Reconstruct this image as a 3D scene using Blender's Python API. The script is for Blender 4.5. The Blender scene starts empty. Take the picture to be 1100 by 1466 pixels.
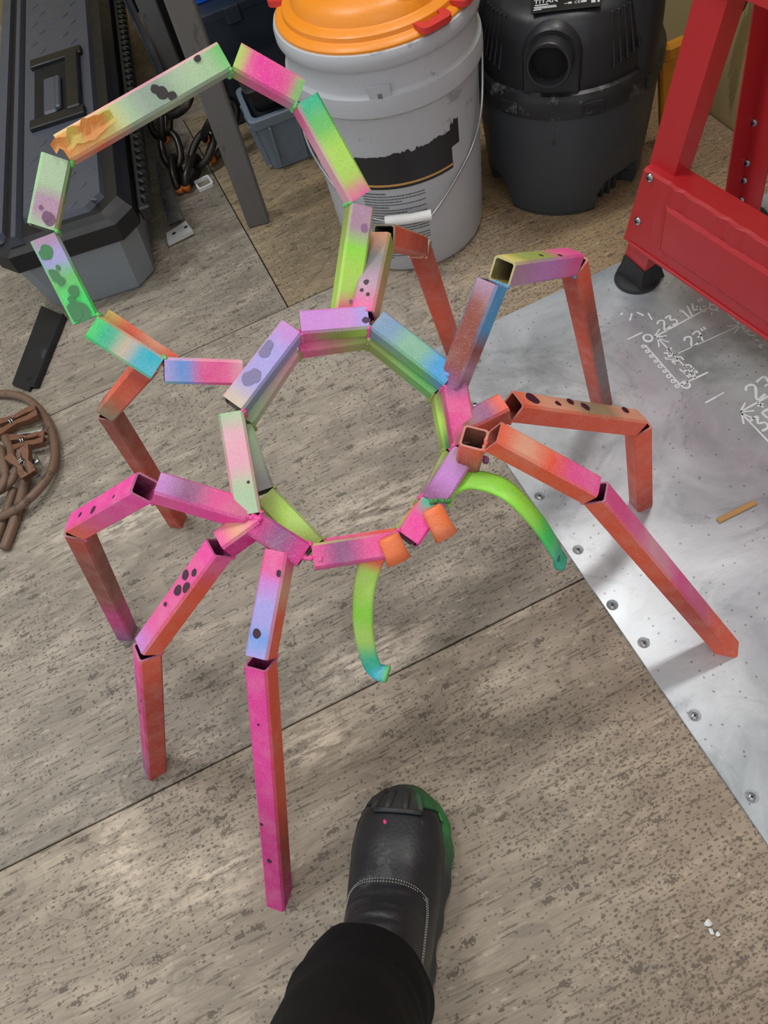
import bpy, bmesh, math, random
from mathutils import Vector, Matrix, noise
random.seed(7)
S = bpy.context.scene
COL = S.collection

# ------------------------------------------------------------------ camera, world, lamps, exposure
# world axes: X along the plywood sheets, Y away from the photographer, Z up; floor at z = 0
AX = Vector((0.8980288, -0.4335100, 0.0749221))      # world X, Y and down seen in camera axes (right, down, forward)
AY = Vector((-0.4038904, -0.7448922, 0.5310444))
DN = Vector((0.1744042, 0.5071534, 0.8440252))
FPX = 1100.0
EYE = Vector((0, 0, 1.0))
cam = bpy.data.cameras.new('camera'); camo = bpy.data.objects.new('camera', cam); COL.objects.link(camo)
cam.sensor_fit = 'VERTICAL'; cam.sensor_height = 36.0; cam.lens = 36.0 * FPX / 1466.0
cam.clip_start = 0.02; cam.clip_end = 50
right = Vector((AX.x, AY.x, -DN.x)); down = Vector((AX.y, AY.y, -DN.y)); fwd = Vector((AX.z, AY.z, -DN.z))
mw = Matrix((( right.x, -down.x, -fwd.x, EYE.x), (right.y, -down.y, -fwd.y, EYE.y), (right.z, -down.z, -fwd.z, EYE.z), (0, 0, 0, 1)))
camo.matrix_world = mw
S.camera = camo

world = bpy.data.worlds.new('world'); S.world = world; world.use_nodes = True
bg = world.node_tree.nodes['Background']; bg.inputs[0].default_value = (0.93, 0.97, 1.0, 1); bg.inputs[1].default_value = 0.67

def area(name, loc, size, sizey, power, target, color=(1, 0.98, 0.95)):
    l = bpy.data.lights.new(name, 'AREA'); l.shape = 'RECTANGLE'; l.size = size; l.size_y = sizey
    l.energy = power; l.color = color
    o = bpy.data.objects.new(name, l); COL.objects.link(o); o.location = loc
    d = Vector(target) - Vector(loc)
    o.rotation_euler = d.to_track_quat('-Z', 'Y').to_euler()
    return o
area('ceiling_or_fill_lamp', (-0.50, 1.30, 2.42), 0.60, 0.16, 13.5, (-0.50, 1.30, 0))
area('ceiling_or_fill_lamp', (0.92, 1.08, 2.42), 0.60, 0.16, 15, (0.92, 1.08, 0))
area('ceiling_or_fill_lamp', (-0.3, -1.3, 2.42), 2.2, 0.9, 8, (-0.3, -0.9, 0))  # broad fill light added behind the camera to keep shadows soft

S.view_settings.view_transform = 'Standard'; S.view_settings.look = 'None'
S.view_settings.gamma = 1.0; S.view_settings.use_curve_mapping = False
S.view_settings.exposure = 0.30

# ------------------------------------------------------------------ geometry helpers
def ray(u, v):
    a, b = u - 550.0, v - 733.0
    return right * a + down * b + fwd * FPX
def at(u, v, z=0.0):
    d = ray(u, v); return EYE + d * ((z - EYE.z) / d.z)
def onplane(u, v, p, n):
    d = ray(u, v); return EYE + d * ((Vector(p) - EYE).dot(n) / d.dot(n))

def lin(c):
    def f(x):
        x /= 255.0
        return x / 12.92 if x <= 0.04045 else ((x + 0.055) / 1.055) ** 2.4
    return (f(c[0]), f(c[1]), f(c[2]))

def tag(o, label=None, cat=None, group=None, kind=None):
    if label: o['label'] = label
    if cat: o['category'] = cat
    if group: o['group'] = group
    if kind: o['kind'] = kind
    return o

def thing(name, loc, label, cat, group=None):
    o = bpy.data.objects.new(name, None); COL.objects.link(o); o.location = loc
    o.empty_display_size = 0.05
    return tag(o, label, cat, group)

def wloc(o):
    v = Vector(o.location)
    while o.parent:
        o = o.parent; v += Vector(o.location)
    return v

def obj(name, bm, mat, parent=None, smooth=False, recenter=True):
    """bm holds world-space vertices; the object gets its origin at the bbox centre, translation only"""
    if isinstance(bm, bpy.types.Mesh): me = bm
    else:
        me = bpy.data.meshes.new(name)
        bmesh.ops.recalc_face_normals(bm, faces=bm.faces[:])
        bm.to_mesh(me); bm.free()
    if recenter and len(me.vertices):
        xs = [v.co for v in me.vertices]
        c = Vector([(min(p[i] for p in xs) + max(p[i] for p in xs)) / 2 for i in range(3)])
        if parent is None: c.z = min(p[2] for p in xs)
        me.transform(Matrix.Translation(-c))
    else: c = Vector((0, 0, 0))
    if mat: me.materials.append(mat)
    if smooth:
        me.polygons.foreach_set('use_smooth', [True] * len(me.polygons))
        if smooth == 'auto':
            try: me.set_sharp_from_angle(angle=math.radians(38))
            except Exception: pass
    o = bpy.data.objects.new(name, me); COL.objects.link(o)
    if parent:
        o.parent = parent; o.location = c - wloc(parent)
    else: o.location = c
    return o

def frame(t, up):
    t = Vector(t).normalized(); up = Vector(up)
    u = (up - t * up.dot(t)).normalized()
    return t, u, t.cross(u)

def box(bm, c, s, ax=None, bev=0.0, seg=1):
    """box centre c, full sizes s, axes ax=(x,y,z) unit vectors"""
    c = Vector(c)
    if ax is None: ax = (Vector((1, 0, 0)), Vector((0, 1, 0)), Vector((0, 0, 1)))
    vs = []
    for i in (-.5, .5):
        for j in (-.5, .5):
            for k in (-.5, .5):
                vs.append(bm.verts.new(c + ax[0] * i * s[0] + ax[1] * j * s[1] + ax[2] * k * s[2]))
    fs = [bm.faces.new([vs[i] for i in q]) for q in ((0, 1, 3, 2), (4, 6, 7, 5), (0, 4, 5, 1), (2, 3, 7, 6), (0, 2, 6, 4), (1, 5, 7, 3))]
    if bev > 0:
        es = list({e for f in fs for e in f.edges})
        bmesh.ops.bevel(bm, geom=es, offset=bev, segments=seg, profile=0.5, affect='EDGES')

def loft(bm, rings, cap0=True, cap1=True, closed=True):
    R = [[bm.verts.new(p) for p in r] for r in rings]
    n = len(R[0])
    for a, b in zip(R, R[1:]):
        for i in range(n if closed else n - 1):
            j = (i + 1) % n
            try: bm.faces.new((a[i], a[j], b[j], b[i]))
            except ValueError: pass
    if closed and cap0: bm.faces.new(list(reversed(R[0])))
    if closed and cap1: bm.faces.new(R[-1])
    return R

def lathe(bm, prof, c, seg=48, cap0=True, cap1=True, rfun=None):
    rings = []
    for r, z in prof:
        ring = []
        for i in range(seg):
            a = 2 * math.pi * i / seg
            rr = rfun(a, r, z) if rfun else r
            ring.append(Vector((c[0] + rr * math.cos(a), c[1] + rr * math.sin(a), c[2] + z)))
        rings.append(ring)
    loft(bm, rings, cap0, cap1)

def catmull(P, n):
    P = [Vector(p) for p in P]; out = []
    for i in range(len(P) - 1):
        p0 = P[max(i - 1, 0)]; p1 = P[i]; p2 = P[i + 1]; p3 = P[min(i + 2, len(P) - 1)]
        for k in range(n):
            t = k / n
            out.append(0.5 * ((2 * p1) + (p2 - p0) * t + (2 * p0 - 5 * p1 + 4 * p2 - p3) * t * t + (3 * p1 - p0 - 3 * p2 + p3) * t ** 3))
    out.append(P[-1]); return out

def tube(bm, pts, r, seg=8, up=(0, 0, 1), flat=1.0, cap=True, closed=False):
    """sweep; r number or list; flat squashes along the frame normal"""
    pts = [Vector(p) for p in pts]; n = len(pts); rings = []
    u = None
    for i, p in enumerate(pts):
        if closed: t = pts[(i + 1) % n] - pts[i - 1]
        else: t = pts[min(i + 1, n - 1)] - pts[max(i - 1, 0)]
        t.normalize()
        if u is None:
            up_ = Vector(up)
            if abs(up_.dot(t)) > .95: up_ = Vector((1, 0, 0))
            u = (up_ - t * up_.dot(t)).normalized()
        else: u = (u - t * u.dot(t)).normalized()
        s = t.cross(u); rr = r[i] if isinstance(r, (list, tuple)) else r
        rings.append([p + u * (rr * flat * math.sin(2 * math.pi * k / seg)) + s * (rr * math.cos(2 * math.pi * k / seg)) for k in range(seg)])
    if closed:
        rings.append(rings[0])
        loft(bm, rings, False, False); bmesh.ops.remove_doubles(bm, verts=bm.verts[:], dist=1e-6)
    else: loft(bm, rings, cap, cap)

def blob(bm, c, r, jit=0.25, sub=1, sc=(1, 1, 1)):
    g = bmesh.ops.create_icosphere(bm, subdivisions=sub, radius=1.0)
    for v in g['verts']:
        k = r * (1 + random.uniform(-jit, jit))
        v.co = Vector((v.co.x * k * sc[0], v.co.y * k * sc[1], v.co.z * k * sc[2])) + Vector(c)

def prism(bm, pts, z0, z1):
    a = [bm.verts.new((p[0], p[1], z0)) for p in pts]; b = [bm.verts.new((p[0], p[1], z1)) for p in pts]
    bm.faces.new(list(reversed(a))); bm.faces.new(b)
    n = len(pts)
    for i in range(n): bm.faces.new((a[i], a[(i + 1) % n], b[(i + 1) % n], b[i]))

def rrect(w, h, r, seg=3):
    """rounded rectangle outline, centred"""
    out = []
    for cx, cy, a0 in ((w/2-r, h/2-r, 0), (-w/2+r, h/2-r, 90), (-w/2+r, -h/2+r, 180), (w/2-r, -h/2+r, 270)):
        for k in range(seg + 1):
            a = math.radians(a0 + 90 * k / seg); out.append((cx + r * math.cos(a), cy + r * math.sin(a)))
    return out

# ------------------------------------------------------------------ materials
class NT:
    def __init__(s, name):
        s.m = bpy.data.materials.new(name); s.m.use_nodes = True
        s.t = s.m.node_tree; s.b = s.t.nodes['Principled BSDF']
    def n(s, typ, **kw):
        x = s.t.nodes.new(typ)
        for k, v in kw.items():
            if k.startswith('i_'):
                key = k[2:]
                x.inputs[int(key) if key.isdigit() else key.replace('_', ' ')].default_value = v
            else: setattr(x, k, v)
        return x
    def l(s, a, b): s.t.links.new(a, b)
    def coords(s, scale=(1, 1, 1), rot=(0, 0, 0), world=False):
        if world: src = s.n('ShaderNodeNewGeometry').outputs['Position']
        else: src = s.n('ShaderNodeTexCoord').outputs['Object']
        mp = s.n('ShaderNodeMapping'); mp.inputs['Scale'].default_value = scale; mp.inputs['Rotation'].default_value = rot
        s.l(src, mp.inputs['Vector']); return mp.outputs['Vector']
    def noise(s, vec, scale, detail=4, rough=.55, dist=0.0):
        x = s.n('ShaderNodeTexNoise'); x.inputs['Scale'].default_value = scale; x.inputs['Detail'].default_value = detail
        x.inputs['Roughness'].default_value = rough; x.inputs['Distortion'].default_value = dist
        s.l(vec, x.inputs['Vector']); return x.outputs['Fac']
    def ramp(s, fac, stops, interp='LINEAR'):
        r = s.n('ShaderNodeValToRGB'); e = r.color_ramp.elements; r.color_ramp.interpolation = interp
        while len(e) < len(stops): e.new(0.5)
        for el, (p, c) in zip(e, stops):
            el.position = p; el.color = (c, c, c, 1) if isinstance(c, (int, float)) else (*c[:3], 1)
        s.l(fac, r.inputs[0]); return r.outputs['Color']
    def mix(s, fac, a, b, mode='MIX'):
        x = s.n('ShaderNodeMix', data_type='RGBA', blend_type=mode)
        for sock, v in ((x.inputs['Factor'], fac), (x.inputs['A'], a), (x.inputs['B'], b)):
            if isinstance(v, bpy.types.NodeSocket): s.l(v, sock)
            elif isinstance(v, (int, float)): sock.default_value = v
            else: sock.default_value = (*v[:3], 1)
        return x.outputs['Result']
    def math(s, op, a, b=0.0, clamp=False):
        x = s.n('ShaderNodeMath', operation=op, use_clamp=clamp)
        for sock, v in ((x.inputs[0], a), (x.inputs[1], b)):
            if isinstance(v, bpy.types.NodeSocket): s.l(v, sock)
            else: sock.default_value = v
        return x.outputs[0]
    def bump(s, h, strength=.3, dist=.002):
        b = s.n('ShaderNodeBump'); b.inputs['Strength'].default_value = strength; b.inputs['Distance'].default_value = dist
        s.l(h, b.inputs['Height']); s.l(b.outputs[0], s.b.inputs['Normal'])
    def color(s, c):
        if isinstance(c, bpy.types.NodeSocket): s.l(c, s.b.inputs['Base Color'])
        else: s.b.inputs['Base Color'].default_value = (*c[:3], 1)
    def rough(s, r):
        if isinstance(r, bpy.types.NodeSocket): s.l(r, s.b.inputs['Roughness'])
        else: s.b.inputs['Roughness'].default_value = r
    def metal(s, v):
        if isinstance(v, bpy.types.NodeSocket): s.l(v, s.b.inputs['Metallic'])
        else: s.b.inputs['Metallic'].default_value = v

def worn(name, base, wear=None, scale=12, thr=.62, rough=.5, metal=0.0, var=.12, spec=None, bump=0.0, dust=None, dthr=.6, stretch=(1, 1, 1)):
    m = NT(name); v = m.coords(stretch)
    b = lin(base)
    c = m.mix(m.noise(v, scale * .4, 5), tuple(x * (1 - var) for x in b), tuple(min(1, x * (1 + var)) for x in b))
    fine = m.noise(v, 400, 3)
    c = m.mix(m.ramp(fine, [(.45, 0), (.75, .25)]), c, tuple(x * .7 for x in b))
    if wear:
        k = m.ramp(m.noise(v, scale, 9, .68), [(thr, 0), (thr + .03, 1)]); c = m.mix(k, c, lin(wear))
    if dust:
        k = m.ramp(m.noise(v, scale * 2.3, 9, .72), [(dthr, 0), (dthr + .2, .8)]); c = m.mix(k, c, lin(dust))
    m.color(c); m.metal(metal)
    m.rough(m.ramp(m.noise(v, scale * 1.5, 5), [(.3, max(.05, rough - .1)), (.7, min(1, rough + .12))]))
    if spec is not None: m.b.inputs['Specular IOR Level'].default_value = spec
    if bump: m.bump(m.noise(v, scale * 12, 4), bump, .001)
    return m.m

def plywood(name, seed, tone, tint=True):
    m = NT(name)
    v0 = m.coords((1, 1, 1), world=True)
    off = m.n('ShaderNodeVectorMath', operation='ADD'); m.l(v0, off.inputs[0]); off.inputs[1].default_value = (seed * 3.1, seed * 1.7, 0)
    v = off.outputs[0]
    def st(sx, sy):
        mp = m.n('ShaderNodeMapping'); mp.inputs['Scale'].default_value = (sx, sy, 1); m.l(v, mp.inputs['Vector']); return mp.outputs['Vector']
    def vor(vec, scale):
        vo = m.n('ShaderNodeTexVoronoi', feature='F1', voronoi_dimensions='2D'); vo.inputs['Scale'].default_value = scale; m.l(vec, vo.inputs['Vector'])
        sel = m.n('ShaderNodeSeparateColor'); m.l(vo.outputs['Color'], sel.inputs[0]); return vo.outputs['Distance'], sel
    fld = m.noise(st(1.0, 3.0), 1.7, 2, .45, .6)
    # growth rings swirl around the knots
    warp = m.n('ShaderNodeVectorMath', operation='ADD'); m.l(v0, warp.inputs[0])
    wn = m.n('ShaderNodeTexNoise'); wn.inputs['Scale'].default_value = 11; wn.inputs['Detail'].default_value = 3; m.l(v0, wn.inputs['Vector'])
    ws = m.n('ShaderNodeVectorMath', operation='MULTIPLY_ADD'); m.l(wn.outputs['Color'], ws.inputs[0]); ws.inputs[1].default_value = (.05, .035, 0); ws.inputs[2].default_value = (-.025, -.0175, 0)
    m.l(ws.outputs[0], warp.inputs[1])
    def dist(u, v_, sx=1.0, sy=1.0):
        p = at(u, v_); sb = m.n('ShaderNodeVectorMath', operation='SUBTRACT'); m.l(warp.outputs[0], sb.inputs[0]); sb.inputs[1].default_value = (p.x, p.y, 0)
        ml = m.n('ShaderNodeVectorMath', operation='MULTIPLY'); m.l(sb.outputs[0], ml.inputs[0]); ml.inputs[1].default_value = (sx, sy, 0)
        ln = m.n('ShaderNodeVectorMath', operation='LENGTH'); m.l(ml.outputs[0], ln.inputs[0]); return ln.outputs['Value']
    kn_list = []
    if tint:
        for (u, v_, sx, sy, r, amt) in ((118, 1262, .55, 1.0, .11, .22), (128, 1335, .6, 1.0, .07, .14), (450, 967, .7, 1, .05, .12), (196, 1118, .7, 1, .05, .10), (150, 640, .45, 1, .10, .18), (620, 640, .4, 1, .10, .14)):
            k_ = m.ramp(m.math('DIVIDE', dist(u, v_, sx, sy), r), [(0, amt), (.35, amt * .62), (1, 0)]); fld = m.math('ADD', fld, k_)
        for (u, v_, r) in ((450, 967, .024), (197, 1117, .026), (184, 882, .017), (1003, 1420, .015), (263, 880, .014)):
            kn_list.append(m.ramp(m.math('DIVIDE', dist(u, v_), r), [(0, .45), (.30, .15), (.62, .35), (.80, .12), (.92, .85), (1, 0)]))
    bands = m.math('FRACT', m.math('MULTIPLY', fld, 23.0))
    bandf = m.ramp(bands, [(0.0, 0.0), (.35, .15), (.80, .55), (.92, 1.0), (.98, .0)])
    fibre = m.noise(st(2.2, 70), 6, 8, .72); streak = m.noise(st(2.6, 34), 5, 7, .7)
    fine = m.noise(st(16, 60), 26, 4, .6)
    large = m.noise(v, 2.6, 5, .6)
    mid = m.noise(st(1, 2.8), 8, 8, .68)
    t = lin(tone)
    def mul(k): return tuple(min(1, x * k) for x in t)
    c = m.mix(m.ramp(large, [(.32, 0), (.66, 1)]), mul(.70), mul(1.26))
    c = m.mix(m.math('MULTIPLY', bandf, .58), c, mul(.54))
    c = m.mix(m.ramp(mid, [(.50, 0), (.66, .75)]), c, mul(1.50))
    c = m.mix(m.ramp(mid, [(.28, .6), (.45, 0)]), c, mul(.60))
    c = m.mix(m.ramp(streak, [(.54, 0), (.66, .45)]), c, mul(1.45))
    c = m.mix(m.ramp(fibre, [(.50, 0), (.64, .50)]), c, mul(.52))
    if tint:
        pos = m.n('ShaderNodeSeparateXYZ'); m.l(v0, pos.inputs[0])
        # cleaner, yellower wood towards the corner behind the metal plate
        wx = m.math('SUBTRACT', m.math('ADD', pos.outputs[0], m.math('MULTIPLY', pos.outputs[1], .20)), .50)
        wx = m.math('ADD', wx, m.math('MULTIPLY', m.math('SUBTRACT', mid, .5), .45))
        k = m.ramp(wx, [(.0, 0), (.30, 1)])
        ky = m.ramp(m.math('SUBTRACT', pos.outputs[1], .5), [(.12, 0), (.38, 1)])
        k = m.math('MULTIPLY', k, ky)
        c = m.mix(m.math('MULTIPLY', k, .70), c, m.mix(m.ramp(fibre, [(.35, 0), (.65, 1)]), lin((184, 154, 106)), lin((132, 100, 62))))
        # browner traffic staining near the photographer's right
        k2 = m.ramp(m.math('SUBTRACT', pos.outputs[0], m.math('MULTIPLY', pos.outputs[1], .6)), [(-.15, 0), (.2, 1)])
        c = m.mix(m.math('MULTIPLY', k2, .30), c, lin((140, 110, 86)))
    wob = m.noise(v, 210, 5, .7); wob2 = m.noise(st(1, 1.6), 520, 2)
    w1 = m.math('MULTIPLY', m.math('SUBTRACT', wob, .5), 1.5); w2 = m.math('MULTIPLY', m.math('SUBTRACT', wob2, .5), .9)
    dn = m.noise(v, 4.0, 5, .65)
    sx = m.n('ShaderNodeSeparateXYZ'); m.l(v0, sx.inputs[0])
    # the trodden side near the metal plate is chipped more densely
    dn = m.math('ADD', dn, m.math('MULTIPLY', m.math('SUBTRACT', m.math('SUBTRACT', sx.outputs[0], m.math('MULTIPLY', sx.outputs[1], .35)), -.10, True), .45))
    dens = m.ramp(dn, [(.40, .06), (.74, .95)])
    d1, s1 = vor(st(1.0, 1.7), 84)
    f1 = m.math('MULTIPLY', m.ramp(m.math('ADD', d1, w1), [(.09, 1), (.18, 0)]), m.math('LESS_THAN', s1.outputs[0], dens))
    d2, s2 = vor(st(1.0, 2.3), 22)
    f2 = m.math('MULTIPLY', m.ramp(m.math('ADD', d2, w1), [(.10, 1), (.17, 0)]), m.math('LESS_THAN', s2.outputs[1], .18))
    d3, s3 = vor(st(1.0, 1.5), 150)
    f3 = m.math('MULTIPLY', m.ramp(m.math('ADD', d3, w2), [(.12, 1), (.24, 0)]), m.math('LESS_THAN', s3.outputs[0], dens))
    # little cuts: very long thin flecks
    d4, s4 = vor(st(.8, 9.0), 16)
    f4 = m.math('MULTIPLY', m.ramp(m.math('ADD', d4, m.math('MULTIPLY', w1, .4)), [(.09, 1), (.16, 0)]), m.math('LESS_THAN', s4.outputs[2], .5))
    fl = m.math('MAXIMUM', m.math('MAXIMUM', f1, f2), m.math('MAXIMUM', m.math('MULTIPLY', f3, .7), m.math('MULTIPLY', f4, .75)))
    c = m.mix(m.math('MULTIPLY', fl, .82), c, mul(.30))
    # pale lifted fibres
    d5, s5 = vor(st(1.0, 2.6), 34)
    f5 = m.math('MULTIPLY', m.ramp(m.math('ADD', d5, w1), [(.08, 1), (.16, 0)]), m.math('LESS_THAN', s5.outputs[1], .22))
    c = m.mix(m.math('MULTIPLY', f5, .5), c, mul(1.65))
    # knots
    d6, s6 = vor(st(1.0, 1.25), 2.6)
    dk = m.math('ADD', d6, m.math('MULTIPLY', m.math('SUBTRACT', m.noise(v, 40, 4), .5), .08))
    kn = m.math('MULTIPLY', m.ramp(dk, [(.02, .35), (.035, .1), (.046, .45), (.06, 0)]), m.math('LESS_THAN', s6.outputs[0], .5))
    c = m.mix(kn, c, mul(.45))
    for k_ in kn_list: c = m.mix(m.math('MULTIPLY', k_, m.ramp(m.noise(v, 60, 4), [(.3, .4), (.6, 1)])), c, mul(.36))
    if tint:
        # pale worn wood and glossy highlights, both painted into the veneer colour
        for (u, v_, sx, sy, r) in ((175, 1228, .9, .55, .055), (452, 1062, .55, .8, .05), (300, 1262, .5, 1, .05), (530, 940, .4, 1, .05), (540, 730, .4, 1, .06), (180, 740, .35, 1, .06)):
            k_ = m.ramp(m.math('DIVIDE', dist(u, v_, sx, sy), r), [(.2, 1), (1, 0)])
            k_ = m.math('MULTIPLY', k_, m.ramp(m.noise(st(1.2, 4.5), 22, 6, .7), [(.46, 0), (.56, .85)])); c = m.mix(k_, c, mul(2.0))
    sc = m.ramp(m.noise(st(1.4, 3.2), 4.5, 8, .74), [(.60, 0), (.76, .55)])
    c = m.mix(sc, c, lin((98, 96, 94)))
    m.color(c)
    m.rough(m.ramp(m.math('ADD', m.math('MULTIPLY', mid, .6), m.math('MULTIPLY', bandf, .15)), [(.22, .70), (.52, .40)]))
    m.b.inputs['Specular IOR Level'].default_value = .45
    h = m.math('SUBTRACT', m.math('ADD', m.math('ADD', m.math('MULTIPLY', fibre, .5), m.math('MULTIPLY', mid, .6)), m.math('MULTIPLY', bandf, .2)), m.math('MULTIPLY', fl, .8))
    m.bump(h, .60, .0018)
    return m.m

def paint_mat():
    m = NT('spray_paint'); v = m.coords((1, 1, 1), world=True)
    a = m.n('ShaderNodeAttribute', attribute_name='paint')
    c = a.outputs['Color']
    c = m.mix(m.ramp(m.noise(v, 38, 5, .6), [(.45, 0), (.8, .16)]), c, (.78, .72, .62))
    c = m.mix(m.ramp(m.noise(v, 700, 2), [(.5, 0), (.8, .35)]), c, m.mix(.55, c, (.05, .04, .03)))
    c = m.mix(m.ramp(m.noise(v, 950, 2), [(.56, 0), (.8, .35)]), c, (.9, .9, .8))
    vo = m.n('ShaderNodeTexVoronoi', feature='F1'); vo.inputs['Scale'].default_value = 62; m.l(v, vo.inputs['Vector'])
    sel = m.n('ShaderNodeSeparateColor'); m.l(vo.outputs['Color'], sel.inputs[0])
    d = m.math('ADD', vo.outputs['Distance'], m.math('MULTIPLY', m.math('SUBTRACT', m.noise(v, 90, 2), .5), .25))
    size = m.math('ADD', m.math('MULTIPLY', sel.outputs[1], .34), .16)
    sp = m.math('MULTIPLY', m.math('LESS_THAN', d, size), m.math('LESS_THAN', sel.outputs[0], a.outputs['Alpha']))
    c = m.mix(m.math('MULTIPLY', sp, .86), c, m.mix(.8, c, lin((52, 28, 48))))
    m.color(c); m.rough(m.ramp(m.noise(v, 50, 3), [(.3, .40), (.7, .58)]))
    m.b.inputs['Specular IOR Level'].default_value = .4
    m.bump(m.noise(v, 420, 3), .12, .0006)
    return m.m

M = {}
M['paint'] = paint_mat()
M['subfloor'] = worn('subfloor', (38, 32, 27), rough=.9)
M['ply_wall'] = worn('pale_plywood', (172, 156, 112), (140, 122, 82), 5, .58, .6, var=.14, stretch=(1, 3, .5))
def alum():
    m = NT('aluminium_plate'); v = m.coords((1, 1, 1), world=True)
    cl = m.noise(v, 7, 6, .62, .6); br = m.noise(m.coords((8, 120, 1), (0, 0, .5), True), 6, 4)
    c = m.mix(m.ramp(cl, [(.3, 0), (.7, 1)]), lin((158, 165, 172)), lin((208, 213, 218)))
    c = m.mix(m.ramp(br, [(.5, 0), (.85, .35)]), c, lin((140, 145, 150)))
    vo = m.n('ShaderNodeTexVoronoi', feature='F1', voronoi_dimensions='2D'); vo.inputs['Scale'].default_value = 70; m.l(v, vo.inputs['Vector'])
    sel = m.n('ShaderNodeSeparateColor'); m.l(vo.outputs['Color'], sel.inputs[0])
    d = m.math('ADD', vo.outputs['Distance'], m.math('MULTIPLY', m.math('SUBTRACT', m.noise(v, 260, 2), .5), .3))
    fl = m.math('MULTIPLY', m.ramp(d, [(.07, 1), (.11, 0)]), m.math('LESS_THAN', sel.outputs[0], .22))
    c = m.mix(m.math('MULTIPLY', fl, .6), c, lin((84, 80, 78)))
    sm = m.ramp(m.noise(v, 4.2, 8, .72, 1.4), [(.52, 0), (.68, .7)])
    c = m.mix(sm, c, lin((120, 124, 128)))
    m.color(c); m.metal(.38); m.rough(m.ramp(cl, [(.25, .26), (.75, .44)]))
    m.bump(m.noise(v, 60, 3), .05, .001)
    return m.m
M['alum'] = alum()
M['steel'] = worn('bright_steel', (170, 172, 174), rough=.28, metal=1.0)
M['zinc'] = worn('galvanised_steel', (186, 190, 194), (120, 124, 128), 25, .6, .32, metal=.9)
M['zincwhite'] = worn('pale_zinc_flange', (205, 207, 208), rough=.45, metal=.3)
M['blackrubber'] = worn('black_rubber', (34, 35, 37), rough=.6, dust=(110, 110, 110), dthr=.62)
M['red'] = worn('red_enamel', (188, 40, 46), (120, 30, 32), 9, .70, .36, var=.08, dust=(190, 84, 84), dthr=.70)
M['greysteel'] = worn('grey_painted_steel', (92, 90, 89), (74, 70, 66), 14, .6, .55, stretch=(1, 1, .3))
M['blacksteel'] = worn('black_mill_steel', (34, 37, 43), (62, 66, 72), 12, .6, .42, metal=.35)
M['darkhole'] = worn('dark_interior', (14, 14, 15), rough=.9)
M['bucket'] = worn('pale_grey_plastic', (178, 181, 186), (150, 152, 156), 9, .6, .42, var=.06, dust=(128, 128, 130), dthr=.68)
M['orange'] = worn('orange_plastic', (228, 138, 30), (84, 46, 30), 16, .685, .38, var=.07)
M['redclip'] = worn('red_plastic', (196, 52, 48), rough=.45, var=.08)
M['label'] = worn('black_label', (32, 33, 37), (150, 154, 160), 20, .67, .4)
M['goldline'] = worn('gold_print', (198, 150, 84), rough=.5)
M['print'] = worn('grey_print', (92, 96, 100), rough=.6)
M['whiteprint'] = worn('white_print', (196, 198, 200), rough=.6)
M['white'] = worn('white_plastic', (226, 226, 226), rough=.5, var=.04)
M['wire'] = worn('handle_wire', (178, 180, 182), rough=.3, metal=.85)
M['vachead'] = worn('black_vacuum_plastic', (33, 34, 38), rough=.42, dust=(120, 120, 122), dthr=.66, bump=.15)
M['vacdrum'] = worn('charcoal_vacuum_plastic', (56, 60, 66), (36, 38, 42), 14, .66, .5, bump=.1)
M['vacband'] = worn('scuffed_black_band', (30, 31, 34), rough=.4, dust=(150, 150, 150), dthr=.56)
M['lid'] = worn('slate_black_plastic', (70, 75, 88), (90, 92, 98), 10, .64, .42, var=.08, dust=(112, 112, 116), dthr=.68)
M['lidskirt'] = worn('black_plastic', (17, 18, 22), rough=.5)
M['boxgrey'] = worn('grey_plastic', (126, 134, 141), rough=.5, var=.06)
M['crate'] = worn('slate_grey_plastic', (116, 130, 145), rough=.45, var=.07)
M['darkbox'] = worn('dark_slate_plastic', (40, 48, 60), rough=.4, var=.1)
M['blue'] = worn('blue_plastic', (18, 92, 205), rough=.4, var=.04)
M['chain'] = worn('oily_chain_steel', (50, 46, 43), (84, 68, 54), 18, .60, .34, metal=.55)
M['chainorange'] = worn('orange_marker_paint', (204, 112, 44), rough=.5)
M['cable'] = worn('rusty_brown_rubber', (110, 86, 70), (80, 60, 48), 22, .6, .52, dust=(166, 138, 116), dthr=.66)
M['clamp'] = worn('copper_brown_clamp', (122, 84, 64), (78, 52, 40), 30, .6, .45, metal=.25)
M['chalk'] = worn('white_paint_marker', (236, 238, 240), rough=.8, var=.03)
M['leather'] = worn('black_leather', (32, 35, 41), (62, 66, 71), 20, .60, .42, dust=(112, 114, 116), dthr=.62, bump=.35)
M['stitch'] = worn('pale_thread', (150, 150, 146), rough=.8)
M['woodchip'] = worn('bare_wood', (182, 140, 84), rough=.7)
M['yellow'] = worn('yellow_plastic', (206, 140, 28), rough=.5)

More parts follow.
